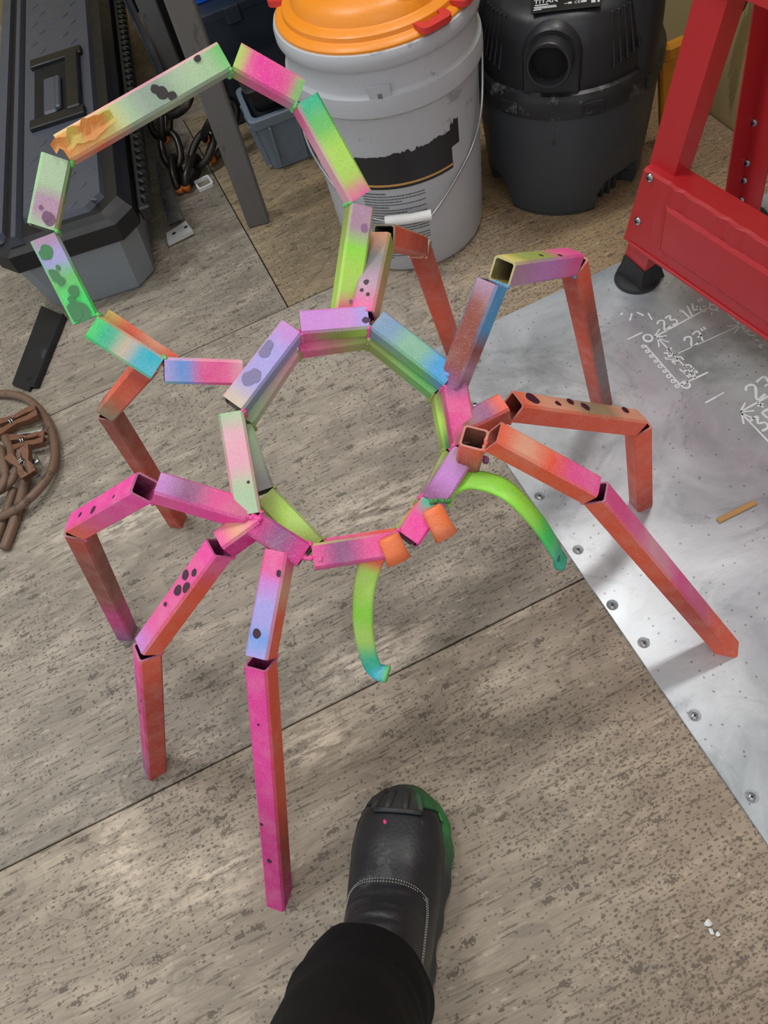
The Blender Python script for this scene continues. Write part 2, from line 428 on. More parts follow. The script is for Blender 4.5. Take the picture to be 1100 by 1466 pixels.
def cloth_mat():
    m = NT('black_cotton'); v = m.coords((1, 1, 1))
    c = m.mix(m.noise(v, 9, 5), lin((7, 8, 11)), lin((13, 14, 19))); m.color(c); m.rough(.9)
    m.b.inputs['Specular IOR Level'].default_value = .25
    m.bump(m.noise(v, 900, 2), .25, .0006); return m.m
M['cloth'] = cloth_mat()
def sole_mat():
    # grey-black rubber with a green paint overspray along the outer toe edge
    m = NT('boot_rubber'); v = m.coords((1, 1, 1), world=True)
    sep = m.n('ShaderNodeSeparateXYZ'); m.l(v, sep.inputs[0])
    k = m.math('ADD', m.math('MULTIPLY', sep.outputs[0], 1.0), m.math('MULTIPLY', m.math('SUBTRACT', m.noise(v, 45, 4), .5), .035))
    k = m.ramp(m.math('ADD', k, .5), [(.450, 0), (.482, .95)])
    ky = m.ramp(sep.outputs[1], [(.09, .05), (.15, 1)])
    c = m.mix(m.noise(v, 40, 5), lin((36, 38, 41)), lin((60, 62, 65)))
    c = m.mix(m.math('MULTIPLY', k, ky), c, m.mix(m.noise(v, 60, 3), lin((30, 110, 52)), lin((58, 148, 78))))
    m.color(c); m.rough(.62); m.bump(m.noise(v, 260, 4), .3, .0008); return m.m
M['sole'] = sole_mat()

# ------------------------------------------------------------------ the setting
WX = 1.04      # plywood wall on the right
WY = 2.78
floor_bm = bmesh.new(); box(floor_bm, (-.5, .77, -.034), (3.3, 4.1, .03)); floor = tag(obj('floor', floor_bm, M['subfloor']), kind='structure')
G = .0011
sheets = [(-2.1, WX, -1.25, -.362, 1, (150, 136, 120)), (-1.35, WX, -.362, .388, 2, (158, 146, 130)), (-2.1, -1.35, -.362, .388, 3, (150, 142, 130)),
          (-1.1, WX, .388, 1.137, 4, (156, 147, 134)), (-2.1, -1.1, .388, 1.137, 5, (150, 140, 128)),
          (-2.1, .114, 1.137, 1.886, 6, (146, 137, 124)), (.114, WX, 1.137, 1.886, 7, (150, 134, 108)), (-2.1, WX, 1.886, WY, 8, (140, 130, 118))]
for x0, x1, y0, y1, sd, tone in sheets:
    bm = bmesh.new(); box(bm, ((x0 + x1) / 2, (y0 + y1) / 2, -.009), (x1 - x0 - 2 * G, y1 - y0 - 2 * G, .018), bev=.0014)
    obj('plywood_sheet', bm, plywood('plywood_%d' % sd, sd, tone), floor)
bm = bmesh.new(); box(bm, (WX + .012, .77, 1.27), (.02, 4.04, 2.56)); tag(obj('wall_right', bm, M['ply_wall']), kind='structure')
bm = bmesh.new(); box(bm, (-.5, WY + .012, 1.27), (3.1, .02, 2.56)); tag(obj('wall_back', bm, M['ply_wall']), kind='structure')

# ------------------------------------------------------------------ aluminium floor plate with screws and marker writing
PT = .004
plate = None
def build_plate():
    global plate
    bm = bmesh.new(); box(bm, ((.291 + 1.0) / 2, (.883 - .5) / 2, PT / 2), (1.0 - .291, .883 + .5, PT), bev=.0006)
    me = bpy.data.meshes.new('floor_plate'); bm.to_mesh(me); bm.free()
    tmp = bpy.data.objects.new('tmp_plate', me); COL.objects.link(tmp)
    holes = [(683, 517, 0), (680, 578, 1), (773, 710, 1), (828, 787, 1), (877, 866, 1), (922, 920, 1), (995, 1024, 1), (1077, 1140, 1)]
    cb = bmesh.new()
    for u, v, k in holes:
        p = at(u, v, PT); lathe(cb, [(.0052, -.001), (.0052, .0012), (.0082, .0042), (.0085, .006)] if k else [(.0068, -.001), (.0068, .006)], (p.x, p.y, 0), 20)
    cm = bpy.data.meshes.new('cut'); cb.to_mesh(cm); cb.free(); co = bpy.data.objects.new('tmp_cut', cm); COL.objects.link(co)
    md = tmp.modifiers.new('b', 'BOOLEAN'); md.object = co; md.operation = 'DIFFERENCE'; md.solver = 'EXACT'
    dg = bpy.context.evaluated_depsgraph_get(); out = bpy.data.meshes.new_from_object(tmp.evaluated_get(dg))
    bpy.data.objects.remove(tmp); bpy.data.objects.remove(co)
    out.materials.clear(); out.name = 'metal_floor_plate'
    plate = obj('metal_floor_plate', out, M['alum'])
    tag(plate, 'scuffed aluminium plate screwed to the plywood floor with white marker dimensions', 'metal plate')
    for u, v, k in holes:
        if not k: continue
        p = at(u, v, PT); bm = bmesh.new()
        lathe(bm, [(.0049, .0002), (.0049, .0012), (.0030, .0028), (.0024, .0031)], (p.x, p.y, 0), 14)
        o = obj('screw', bm, M['steel'], plate, 'auto')
        bm = bmesh.new(); box(bm, (p.x, p.y, .00315), (.0042, .0010, .0006)); box(bm, (p.x, p.y, .00315), (.0010, .0042, .0006)); obj('cross_slot', bm, M['darkhole'], o)
build_plate()

GL = {'2': [[(0, .8), (.2, 1), (.5, .95), (.55, .7), (.05, 0), (.65, .05)]],
      '3': [[(0, .95), (.5, .98), (.22, .58), (.55, .4), (.45, .05), (0, .05)]],
      '7': [[(0, .95), (.6, .98), (.25, 0)], [(.15, .5), (.55, .5)]],
      '1': [[(.2, .75), (.35, 1), (.35, 0)]], '4': [[(.35, 1), (0, .35), (.6, .35)], [(.42, .6), (.42, 0)]],
      '5': [[(.55, 1), (.1, 1), (.08, .55), (.45, .55), (.55, .25), (.3, 0), (0, .08)]],
      '9': [[(.5, .7), (.25, 1), (.02, .75), (.25, .5), (.5, .7), (.45, 0)]],
      '"': [[(.1, 1.1), (.08, .8)], [(.35, 1.1), (.33, .8)]], '/': [[(.05, -.05), (.45, 1.05)]], '+': [[(.3, .1), (.3, .8)], [(0, .45), (.6, .45)]]}
def ribbon(bm, P, w, z):
    P = [Vector((p[0], p[1], 0)) for p in P]
    rows = []
    for i, p in enumerate(P):
        t = (P[min(i + 1, len(P) - 1)] - P[max(i - 1, 0)]).normalized(); s = Vector((-t.y, t.x, 0))
        ww = w * 1.45 * (.8 + .4 * random.random())
        rows.append((bm.verts.new((p.x + s.x * ww / 2, p.y + s.y * ww / 2, z)), bm.verts.new((p.x - s.x * ww / 2, p.y - s.y * ww / 2, z))))
    for a, b in zip(rows, rows[1:]): bm.faces.new((a[0], a[1], b[1], b[0]))
def dens(P, n=4): return catmull(P, n) if len(P) > 2 else [Vector(P[0]).lerp(Vector(P[-1]), k / 6) for k in range(7)]
def write(bm, text, org, hgt, ang, w=.0022, z=None):
    z = z or PT + .0003; ca, sa = math.cos(ang), math.sin(ang); x = 0
    for ch in text:
        if ch == ' ': x += .35; continue
        for st in GL[ch]:
            pts = [Vector((org.x + ((px + x) * ca - py * sa) * hgt, org.y + ((px + x) * sa + py * ca) * hgt, 0)) for px, py in st]
            ribbon(bm, dens(pts), w, z)
        x += .82 if ch not in '1/"' else .55
def circ(bm, c, r, w=.0016, a0=0, a1=360):
    ribbon(bm, [(c.x + r * math.cos(math.radians(a)), c.y + r * math.sin(math.radians(a)) * 1.1) for a in range(a0, a1 + 1, 30)], w, PT + .0003)
def line(bm, a, b, w=.0016, arrow=0):
    P = [at(*a, PT), at(*b, PT)]; ribbon(bm, dens(P), w, PT + .0003)
    d = (P[1] - P[0]).normalized()
    for end, k in ((P[1], 1), (P[0], 2)):
        if arrow & k:
            dd = -d if k == 1 else d
            for s in (-1, 1):
                a_ = math.radians(28 * s); e = Vector((dd.x * math.cos(a_) - dd.y * math.sin(a_), dd.x * math.sin(a_) + dd.y * math.cos(a_), 0))
                ribbon(bm, dens([end, end + e * .02]), w, PT + .0003)
def marks():
    bm = bmesh.new()
    write(bm, '23 1/4"', at(951, 473, PT), .021, .05); line(bm, (1014, 441), (937, 483), .0018, 1)
    write(bm, '27"', at(990, 497, PT), .021, .05); line(bm, (1060, 466), (951, 515), .0011, 3)
    write(bm, '35 3/4', at(1000, 534, PT), .017, math.pi / 2 + .05, .0018); line(bm, (942, 484), (996, 541), .0014, 3)
    circ(bm, at(928, 484, PT), .007, .0024); circ(bm, at(982, 551, PT), .0062, .0022)
    line(bm, (976, 551), (1014, 533), .002); line(bm, (924, 494), (974, 551), .0016)
    for k in range(9):
        t = k / 8; c = at(921 + 49 * t, 496 + 57 * t, PT); circ(bm, c, .0022 + .0008 * random.random(), .0016)
    circ(bm, at(1022, 440, PT), .006, .0016)
    for k in range(6):
        a = k * 1.05; c = at(1018, 442, PT); ribbon(bm, dens([c + Vector((math.cos(a), math.sin(a), 0)) * .009, c + Vector((math.cos(a), math.sin(a), 0)) * .014]), .0013, PT + .0003)
    for k in range(9):
        t = k / 8; circ(bm, at(1041 + 50 * t, 441 + 55 * t, PT), .003, .0014, 0, 240)
    line(bm, (1036, 443), (1085, 492), .001)
    write(bm, '27"', at(1083, 573, PT), .028, .05, .0026); line(bm, (1112, 561), (1060, 590), .002, 1)
    write(bm, '+', at(1090, 587, PT), .018, 0, .002); write(bm, '35', at(1092, 618, PT), .026, .08, .0026); line(bm, (1062, 592), (1110, 642), .0018, 2)
    write(bm, '9"', at(931, 392, PT), .022, .35, .0024)
    for a, b in (((905, 449), (902, 459)), ((912, 447), (922, 452)), ((928, 448), (934, 458)), ((892, 448), (889, 451)), ((899, 486), (920, 476)), ((1010, 577), (1037, 562))): line(bm, a, b, .0018)
    o = obj('marker_writing', bm, M['chalk'], plate); o['kind'] = 'stuff'
    o['label'] = 'white marker dimensions and arrows written on the plate'
marks()
# wood splinter and small scraps lying about
bm = bmesh.new(); a = at(1028, 746, PT + .002); b = at(1082, 719, PT + .002)
t, u, s = frame(b - a, (0, 0, 1)); box(bm, (a + b) / 2, ((b - a).length, .0075, .0035), (t, -s, u), .0006)
tag(obj('wood_splinter', bm, M['woodchip']), 'thin wood splinter lying on the aluminium plate', 'wood splinter')
bm = bmesh.new(); p = at(1014, 1322); blob(bm, (p.x, p.y, .003), .0045, .35, 1, (1, .8, .6)); blob(bm, (p.x - .002, p.y - .007, .003), .0038, .35, 1, (.8, 1.2, .6)); blob(bm, (p.x + .003, p.y - .013, .0025), .003, .35, 1, (1, 1, .7))
tag(obj('paper_scrap', bm, M['white'], None), 'tiny crumpled white scrap on the plywood at lower right', 'scrap')

# ------------------------------------------------------------------ the spider sculpture of welded square tube
TS, TW = .0252, .0022
c3 = dict(DB=(122, 152, 182), DT=(124, 176, 150), MP=(206, 92, 140), PK=(228, 84, 152), MG=(204, 44, 132), HP=(238, 62, 160), OR=(232, 92, 62), RD=(178, 62, 48), BR=(142, 74, 62), LG=(176, 222, 92), LM=(150, 228, 66), GR=(104, 196, 104), DG=(62, 128, 66), BG=(60, 222, 110),
          TL=(40, 186, 150), CY=(52, 186, 208), BL=(98, 152, 222), SB=(70, 156, 214), LV=(166, 156, 222), VI=(198, 132, 208), MV=(176, 140, 166), PU=(140, 80, 130), BE=(208, 190, 168), PG=(168, 196, 158), GG=(140, 160, 146), OL=(146, 164, 78),
          YE=(226, 212, 120), YO=(236, 172, 96), GY=(128, 126, 128), PP=(226, 164, 184), PE=(222, 160, 132), DK=(40, 30, 36), KH=(150, 134, 104))
def ramp_col(cs, t):
    cs = [lin(c3[x]) for x in cs.split()]
    if len(cs) == 1: return cs[0]
    x = t * (len(cs) - 1); i = min(int(x), len(cs) - 2); f = x - i; f = f * f * (3 - 2 * f)
    return tuple(a * (1 - f) + b * f for a, b in zip(cs[i], cs[i + 1]))

spider = thing('spider_sculpture', at(566, 848), 'multicoloured spray-painted spider welded from square steel tube standing on the floor', 'sculpture')

def paint_attr(me, func):
    at_ = me.color_attributes.new('paint', 'FLOAT_COLOR', 'CORNER')
    for p in me.polygons:
        for li in p.loop_indices:
            at_.data[li].color = func(p, me.vertices[me.loops[li].vertex_index].co, li)

def sq_tube(name, P0, P1, up, cols, parent, spots=0.0, size=TS, floor_cut=False, cut_tilt=(0, 0)):
    """hollow square tube; cols: {'u','r','d','l'} colour runs from P0 to P1"""
    P0, P1 = Vector(P0), Vector(P1); t, u, r = frame(P1 - P0, up); L = (P1 - P0).length
    n = 10; h = size / 2; ch = size * .10; hi = h - TW; ci = ch * .6
    def sec(h, c): return [(-h + c, h), (h - c, h), (h, h - c), (h, -h + c), (h - c, -h), (-h + c, -h), (-h, -h + c), (-h, h - c)]
    me = bpy.data.meshes.new(name); V = []; Fc = []; info = []
    def pos(x, y, k):
        p = P0 + t * (L * k / n) + r * x + u * y
        if k == 0 and cut_tilt[0]: p = p + t * (y * cut_tilt[0])
        if k == n and cut_tilt[1]: p = p + t * (y * cut_tilt[1])
        if floor_cut and k == n:
            zf = floor_cut if floor_cut is not True else 0.0
            p = p + t * ((zf - p.z) / t.z)
        return p
    for k in range(n + 1):
        for x, y in sec(h, ch): V.append(pos(x, y, k))
    base = len(V)
    for k in (0, n):
        for x, y in sec(hi, ci): V.append(pos(x, y, k))
    names = ['u', 'ur', 'r', 'rd', 'd', 'dl', 'l', 'lu']
    for k in range(n):
        for i in range(8):
            j = (i + 1) % 8; Fc.append((k * 8 + i, k * 8 + j, (k + 1) * 8 + j, (k + 1) * 8 + i)); info.append(names[i])
    for i in range(8):
        j = (i + 1) % 8
        Fc.append((base + j, base + i, base + 8 + i, base + 8 + j)); info.append('in')
        Fc.append((j, i, base + i, base + j)); info.append('rim')
        Fc.append((n * 8 + i, n * 8 + j, base + 8 + j, base + 8 + i)); info.append('rim')
    me.from_pydata([tuple(v) for v in V], [], Fc); me.update()
    at_ = me.color_attributes.new('paint', 'FLOAT_COLOR', 'CORNER')
    allc = cols.get('a', 'GY'); ph = random.random() * 9
    for p in me.polygons:
        nm = info[p.index]
        for li in p.loop_indices:
            co = me.vertices[me.loops[li].vertex_index].co; k = max(0, min(1, (co - P0).dot(t) / L))
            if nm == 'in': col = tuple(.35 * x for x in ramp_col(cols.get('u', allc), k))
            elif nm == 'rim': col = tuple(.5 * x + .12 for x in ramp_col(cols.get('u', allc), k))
            elif len(nm) == 1: col = ramp_col(cols.get(nm, allc), k)
            else:
                a, b = (ramp_col(cols.get(q, allc), k) for q in nm); col = tuple((x + y) / 2 for x, y in zip(a, b))
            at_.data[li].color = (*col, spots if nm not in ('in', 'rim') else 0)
    o = obj(name, me, M['paint'], parent); o_frames[o.name] = (P0, t, u, r, L, size); return o

o_frames = {}
def blots(seg, lst, col=(60, 30, 50)):
    '''dark dried paint blots lying on the outer face of a tube'''
    P0, t, u, r, L, size = o_frames[seg.name]; bm = bmesh.new(); h = size / 2
    for bi, (k, x, rad) in enumerate(lst):
        x = max(-.97, min(.97, x)); c = P0 + t * (L * k) + r * (x * (h - .003)) + u * (h + .00025 + .00022 * bi); n = 14; ring = []
        ph = random.random() * 9
        for i in range(n):
            a = 2 * math.pi * i / n; rr = rad * (1 + .28 * noise.noise(Vector((math.cos(a) + ph, math.sin(a), ph))))
            q = c + t * (rr * 1.15 * math.cos(a)) + r * (rr * math.sin(a)); e = (q - P0).dot(r)
            if abs(e) > h - .0022: q -= r * (e - math.copysign(h - .0022, e))
            ring.append(q)
        loft(bm, [[p - u * .0004 for p in ring], ring])
    o = obj('paint_blots', bm, M.setdefault('blot%s' % (col,), worn('dried_paint_blot', col, rough=.5)), seg); o['kind'] = 'stuff'

def bead(parent, A, B, col, r=.0036, n=6):
    bm = bmesh.new()
    for k in range(n):
        p = Vector(A).lerp(Vector(B), k / (n - 1)) + Vector((random.uniform(-1, 1), random.uniform(-1, 1), random.uniform(-1, 1))) * r * .4
        blob(bm, p, r * random.uniform(.7, 1.25), .2, 1)
    o = obj('weld_bead', bm, M['paint'], parent, True)
    me = o.data; a = me.color_attributes.new('paint', 'FLOAT_COLOR', 'CORNER'); cc = lin(c3[col])
    for d in a.data: d.color = (*cc, 0)
    return o

def chain_tubes(name, J, ups, cols, parent, closed=False, spots=None, gap=1.0, floor_end=False, beadcol=None, size=TS):
    """straight-cut tubes whose inner edges meet at each joint, opening a wedge on the outside of the bend"""
    J = [Vector(p) for p in J]; m = len(J); nseg = m if closed else m - 1
    T = [(J[(i + 1) % m] - J[i]).normalized() for i in range(nseg)]
    st = [None] * nseg; en = [None] * nseg; h = size / 2
    for i in range(nseg):
        st[i] = J[i].copy(); en[i] = J[(i + 1) % m].copy()
    rng = range(nseg) if closed else range(nseg - 1)
    for i in rng:
        j = (i + 1) % nseg; o = (T[i] - T[j])
        if o.length < .05: continue
        o.normalize(); V = J[(i + 1) % m] - o * h * .95
        oa = (o - T[i] * o.dot(T[i])).normalized(); ob = (o - T[j] * o.dot(T[j])).normalized()
        en[i] = V + oa * h * gap; st[j] = V + ob * h * gap
        nrm = T[i].cross(T[j]).normalized()
        bead(parent, V - nrm * h * .85, V + nrm * h * .85, (beadcol or 'PK'), .0024, 9)
    out = []
    for i in range(nseg):
        up = ups[i] if isinstance(ups, list) else ups
        if isinstance(up, str): up = (0, 0, 1)
        out.append(sq_tube(name, st[i], en[i], up, cols[i], parent, 0.0, size, floor_end if (i == nseg - 1 and floor_end) else False))
    return out

ZR = .385
ring_px = [(333, 588), (424, 470), (533, 461), (647, 549), (664, 645), (617, 722), (578, 776), (442, 797), (360, 745)]
UP = Vector((0, 0, 1))
# the body is tilted: head low towards the photographer, rear raised
rc = sum((at(u, v, ZR) for u, v in ring_px), Vector()) / len(ring_px)
BK = Vector((-.139, .990, 0)).normalized(); tl = math.radians(27); RN = UP * math.cos(tl) - BK * math.sin(tl)
def rp(u, v, dz=0.0): return onplane(u, v, rc + RN * dz, RN)
ring = [rp(u, v) for u, v in ring_px]
# runs clockwise seen from above: r = inner side, l = outer side
bseg = chain_tubes('body_ring_segment', ring, RN, [
    dict(u='BE LV LV VI', r='DB LV', l='PP MV', a='LV'), dict(u='VI VI VI LV', r='PK OL LG', l='VI PK', a='VI'), dict(u='DB DB DT DT SB SB', r='DB DT GR SB', l='MV DB GY', a='SB'),
    dict(u='PU PK PK BR', l='PK PE BR', r='PK MG', a='PK'), dict(u='MV VI PU', l='PK MV', r='VI PU', a='MV'), dict(u='TL HP HP', l='HP HP', r='PK', a='HP'),
    dict(u='HP PK PU PK', l='HP PK PK', r='PK LG', a='PK'), dict(u='MG PU MG', l='PK MG', r='MG PU', a='MG'), dict(u='PG PG PP PP PG', l='PK PK DG DG', r='PP PG', a='PG')], spider, True, None, beadcol='PK')
blots(bseg[0], [(.30, -.2, .0075), (.36, .1, .007), (.62, -.7, .006), (.7, -.8, .005)], (128, 120, 160)); blots(bseg[1], [(.96, .4, .0035)], (70, 40, 80)); blots(bseg[8], [(.3, .6, .0015)])
low_px = [(346, 608), (421, 496), (530, 481), (632, 562), (649, 650), (610, 728), (572, 772), (458, 788), (379, 708)]
low = [rp(u, v, -.0262) for u, v in low_px]
chain_tubes('lower_ring_segment', low, RN, [dict(a='PG PP'), dict(a='PK OL'), dict(a='OL GR'), dict(a='OL LG OL', u='OL LG DG'), dict(a='OL PU'), dict(a='OR OL'), dict(a='OR PK'), dict(a='OL LG OL', r='GY'), dict(a='GY PG')], spider, True, beadcol='OL')
# the raised rear loop (abdomen)
AZ = .424
ab_px = [(493, 446), (514, 290), (432, 141), (328, 84), (86, 222), (63, 334), (128, 462), (230, 528), (345, 533)]
p0 = at(*ab_px[0], AZ); p1 = at(*ab_px[-1], AZ); e = (p1 - p0).normalized(); bk = Vector((e.y, -e.x, 0))
if bk.y < 0: bk = -bk
th = math.radians(52); bk2 = bk * math.cos(th) + UP * math.sin(th); abn = e.cross(bk2)
if abn.z < 0: abn = -abn
ab = [onplane(u, v, p0, abn) for u, v in ab_px]
# counter-clockwise: l = inner side, r = outer side
segs = chain_tubes('rear_loop_segment', ab, abn, [
    dict(u='PK LG LG LM MV MV', r='PK LG OL', l='LG OL', d='OL'), dict(u='PK LG LG GR TL', r='LG GR DG', l='PP PP PK', d='OL'), dict(u='GR PK HP HP LG', r='PK PK', l='MV PK PK OL', d='OL'),
    dict(u='GR PG PG GG GG PG YE YO YO', r='PK PK PK PG', l='GG GG PG GG OR PE', d='GY'), dict(u='PG PG PG MV MV PG', r='GR', l='DG DG OL OL', d='DG'), dict(u='MV LV GR BG BG', r='GR', l='DG', d='DG'),
    dict(u='BG TL BE CY CY', r='BG GR', l='OR PE', d='OL'), dict(u='LV BL PK PK PP', r='GR BL MG MG', l='PP', d='GR')], spider, False, None, beadcol='GR', size=.0258)
blots(segs[5], [(.16, .3, .0055), (.18, .75, .004), (.36, .1, .0022), (.42, .75, .005), (.5, .3, .0026), (.52, .5, .0026), (.66, -.2, .0048), (.74, .35, .0032), (.9, .1, .0085), (.88, .7, .008)], (70, 130, 84))
blots(segs[4], [(.86, -.5, .0052), (.84, -.2, .004), (.74, .4, .002)], (122, 84, 116)); blots(segs[3], [(.40, -.2, .0055), (.42, .4, .004), (.36, -.8, .004), (.14, .85, .003), (.72, .2, .002)], (44, 38, 40)); blots(segs[0], [(.8, .5, .004), (.1, .2, .002)], (150, 110, 150))
# lower tie bar under the loop on the left
sq_tube('tie_bar', ab[6] + Vector((.012, .02, -.016)), ab[7] + Vector((.012, .018, -.016)), abn, dict(a='YE OR PE OR'), spider, size=.018)
# torn orange paint skin hanging on the long loop segment
bm = bmesh.new(); A, B = ab[3], ab[4]; tt, uu, rr = frame(B - A, abn)
base = A.lerp(B, .68) + uu * (.0129 + .001)
rows = []
for i in range(13):
    k = i / 12; wv = .0088 * (1 - abs(k - .45) * .9) * (1 + .5 * noise.noise(Vector((k * 9, 3, 2)))); row = []
    for j in range(4):
        q = j / 3 - .5
        pnt = base + tt * (k * .062) - rr * (q * 2 * wv - .003 + .004 * noise.noise(Vector((k * 7, 8, 1)))) + uu * (.0028 * noise.noise(Vector((k * 6, q * 4, 1))) + .0035 * abs(q) * 2 + .0012)
        row.append(pnt)
    rows.append(row)
loft(bm, rows, closed=False)
bmesh.ops.solidify(bm, geom=bm.faces[:], thickness=.0012)
o = obj('torn_paint_skin', bm, M['paint'], spider, False); a_ = o.data.color_attributes.new('paint', 'FLOAT_COLOR', 'CORNER')
for lp, d in zip(o.data.loops, a_.data): d.color = (*ramp_col('YE YO YO', .5 + .5 * math.sin(o.data.vertices[lp.vertex_index].co.x * 160)), 0)

# eight legs: every leg lies in the upright plane through its hip and its foot
legs = [
  ([(402, 788), (374, 943), (400, 1283)], ZR, [dict(u='PK PK VI LV LV BL LV', r='PK LV', l='PK PE OR OR', d='OR'), dict(u='HP HP MG MG', r='MG PK', l='OR OR OR RD MG', d='RD')], 'PK'),
  ([(372, 742), (318, 782), (212, 927), (222, 1100)], ZR, [dict(u='PK PE PK', a='MG'), dict(u='HP PK PK PK VI', a='PK OR OR OR'), dict(u='HP MG MG PU', r='MG', l='OR RD RD RD', d='RD')], 'HP'),
  ([(352, 736), (215, 697), (112, 755), (182, 906)], ZR, [dict(u='MP PK PU VI', a='HP PK'), dict(u='HP HP HP', a='HP PK OR'), dict(u='RD RD MG MG', a='RD BR BR MG PU')], 'MG'),
  ([(218, 514), (156, 588), (255, 746)], 0, [dict(u='RD OR OR BR', a='RD OR KH'), dict(u='RD RD BR', a='BR RD RD')], 'BR'),
  ([(672, 660), (690, 622), (850, 704), (1040, 926)], ZR, [dict(a='BR OR', u='KH OR'), dict(u='OR PE OR PK PK', a='OR'), dict(u='PK PK PP PK MP OR OR', a='OR OR RD OR')], 'OR'),
  ([(662, 615), (728, 583), (912, 607), (918, 720)], ZR, [dict(u='BR PU OR', a='OR RD'), dict(u='OR PE PE KH KH PE PE', a='OR'), dict(a='OR OR RD', u='OR OR RD')], 'OR'),
  ([(648, 552), (712, 394), (820, 376), (862, 579)], ZR, [dict(u='PU BR BR BR MV', r='PU MV BR SB SB SB', l='PU MV BR SB SB SB', a='BR'), dict(u='YE OL OL PK PK', a='VI PU PK', r='MV VI PK'), dict(u='OR BR SB BR BR', l='RD', r='OR BR GY BR', a='RD OR RD')], 'SB'),
  ([(522, 455), (548, 340), (600, 354), (652, 506)], ZR, [dict(u='PK MV GY PE', r='PE OL', a='PK GY SB'), dict(u='KH KH KH OL', a='OR RD'), dict(u='OL KH BR', a='RD OR RD')], 'PE')]
# paint blots: (leg index, segment, [(run 0-1, across -1..1, radius)])
leg_blots = {(0, 0): [(.78, .3, .0042), (.2, -.9, .003)], (0, 1): [(.62, .85, .0022), (.78, .2, .0032), (.2, .1, .0012)], (1, 1): [(.22, -.4, .0040), (.3, .45, .0048), (.34, -.8, .0055), (.42, .0, .0052), (.58, .3, .0022)], (1, 2): [(.45, .3, .0022), (.3, -.8, .0018)],
  (2, 1): [(.25, -.5, .0018), (.55, -.7, .0045), (.78, -.2, .0026)], (5, 1): [(.1, -.2, .0085), (.28, .1, .0042), (.40, -.6, .0045), (.5, .0, .0058), (.86, -.5, .0050)], (6, 1): [(.45, .2, .0028), (.66, .8, .0028)], (7, 0): [(.35, -.2, .003), (.2, .3, .002), (.25, -.5, .002)]}
for li_, (L, zh, cols, bc) in enumerate(legs):
    hip = rp(*L[0]) if zh else at(*L[0], .412); zf = PT if L[-1][0] > 640 and L[-1][0] != 0 else 0.0
    foot = at(*L[-1], zf); d = Vector((foot.x - hip.x, foot.y - hip.y, 0)); nr = Vector((-d.y, d.x, 0)).normalized()
    J = [hip] + [onplane(u, v, hip, nr) for u, v in L[1:-1]] + [foot]
    dn = d.normalized(); ups = []
    for i in range(len(J) - 1):
        t = (J[i + 1] - J[i]).normalized(); q = nr.cross(t)
        if q.dot(UP * .9 + dn * .3) < 0: q = -q
        ups.append(q)
    leg = bpy.data.objects.new('leg', None); COL.objects.link(leg); leg.parent = spider; leg.location = hip - wloc(spider); leg.empty_display_size = .03
    for sg, o_ in enumerate(chain_tubes('leg_segment', J, ups, cols, leg, False, None, floor_end=(zf if zf else True), beadcol=bc)):
        if (li_, sg) in leg_blots: blots(o_, leg_blots[(li_, sg)])
    bead(leg, hip + nr * .012 - UP * .006, hip - nr * .012 - UP * .006, bc, .0036, 8)

# fangs: flattened tube bent into hooks
def fang(P, w, th, cols):
    pts = catmull(P, 6); n = len(pts); rings = []
    d0 = pts[-1] - pts[0]; pl = Vector((-d0.y, d0.x, 0)).normalized()
    for i, p in enumerate(pts):
        t = (pts[min(i + 1, n - 1)] - pts[max(i - 1, 0)]).normalized(); s = (pl - t * pl.dot(t)).normalized(); u = s.cross(t)
        k = i / (n - 1); ww = w * (1 - .25 * k) ; tt = th * (1 + (.8 if k > .93 else 0))
        rings.append([p + s * (ww / 2 * math.copysign(abs(math.cos(a)) ** .6, math.cos(a))) + u * (tt / 2 * math.copysign(abs(math.sin(a)) ** .6, math.sin(a))) for a in [2 * math.pi * q / 12 for q in range(12)]])
    bm = bmesh.new(); R = loft(bm, rings, True, False)
    # open slit at the tip
    inner = [bm.verts.new(rings[-1][q].lerp(pts[-1], .35)) for q in range(12)]; deep = [bm.verts.new(rings[-3][q].lerp(pts[-3], .4)) for q in range(12)]
    for q in range(12):
        j = (q + 1) % 12; bm.faces.new((R[-1][q], R[-1][j], inner[j], inner[q])); bm.faces.new((inner[q], inner[j], deep[j], deep[q]))
    bm.faces.new(deep)
    o = obj('fang', bm, M['paint'], spider, True); me = o.data; off = Vector(o.location) + wloc(spider)
    a_ = me.color_attributes.new('paint', 'FLOAT_COLOR', 'CORNER'); 
    for lp, dd in zip(me.loops, a_.data):
        co = me.vertices[lp.vertex_index].co + off; k = min(range(n), key=lambda i: (pts[i] - co).length) / (n - 1)
        dd.color = (*ramp_col(cols, k), .03)
    return o
fang([rp(541, 786, -.004), at(529, 812, .325), at(521, 850, .305), at(521, 905, .262), at(534, 955, .222), at(556, 966, .217)], .0245, .0060, 'PE OR LG LG LM LG TL CY GR')
fang([rp(645, 714, -.026), rp(655, 694, -.004), rp(680, 687, .006), at(725, 702, .350), at(768, 745, .315), at(794, 785, .262), at(803, 806, .226)], .0245, .0072, 'LG LM LM LM LM LM BG TL TL')
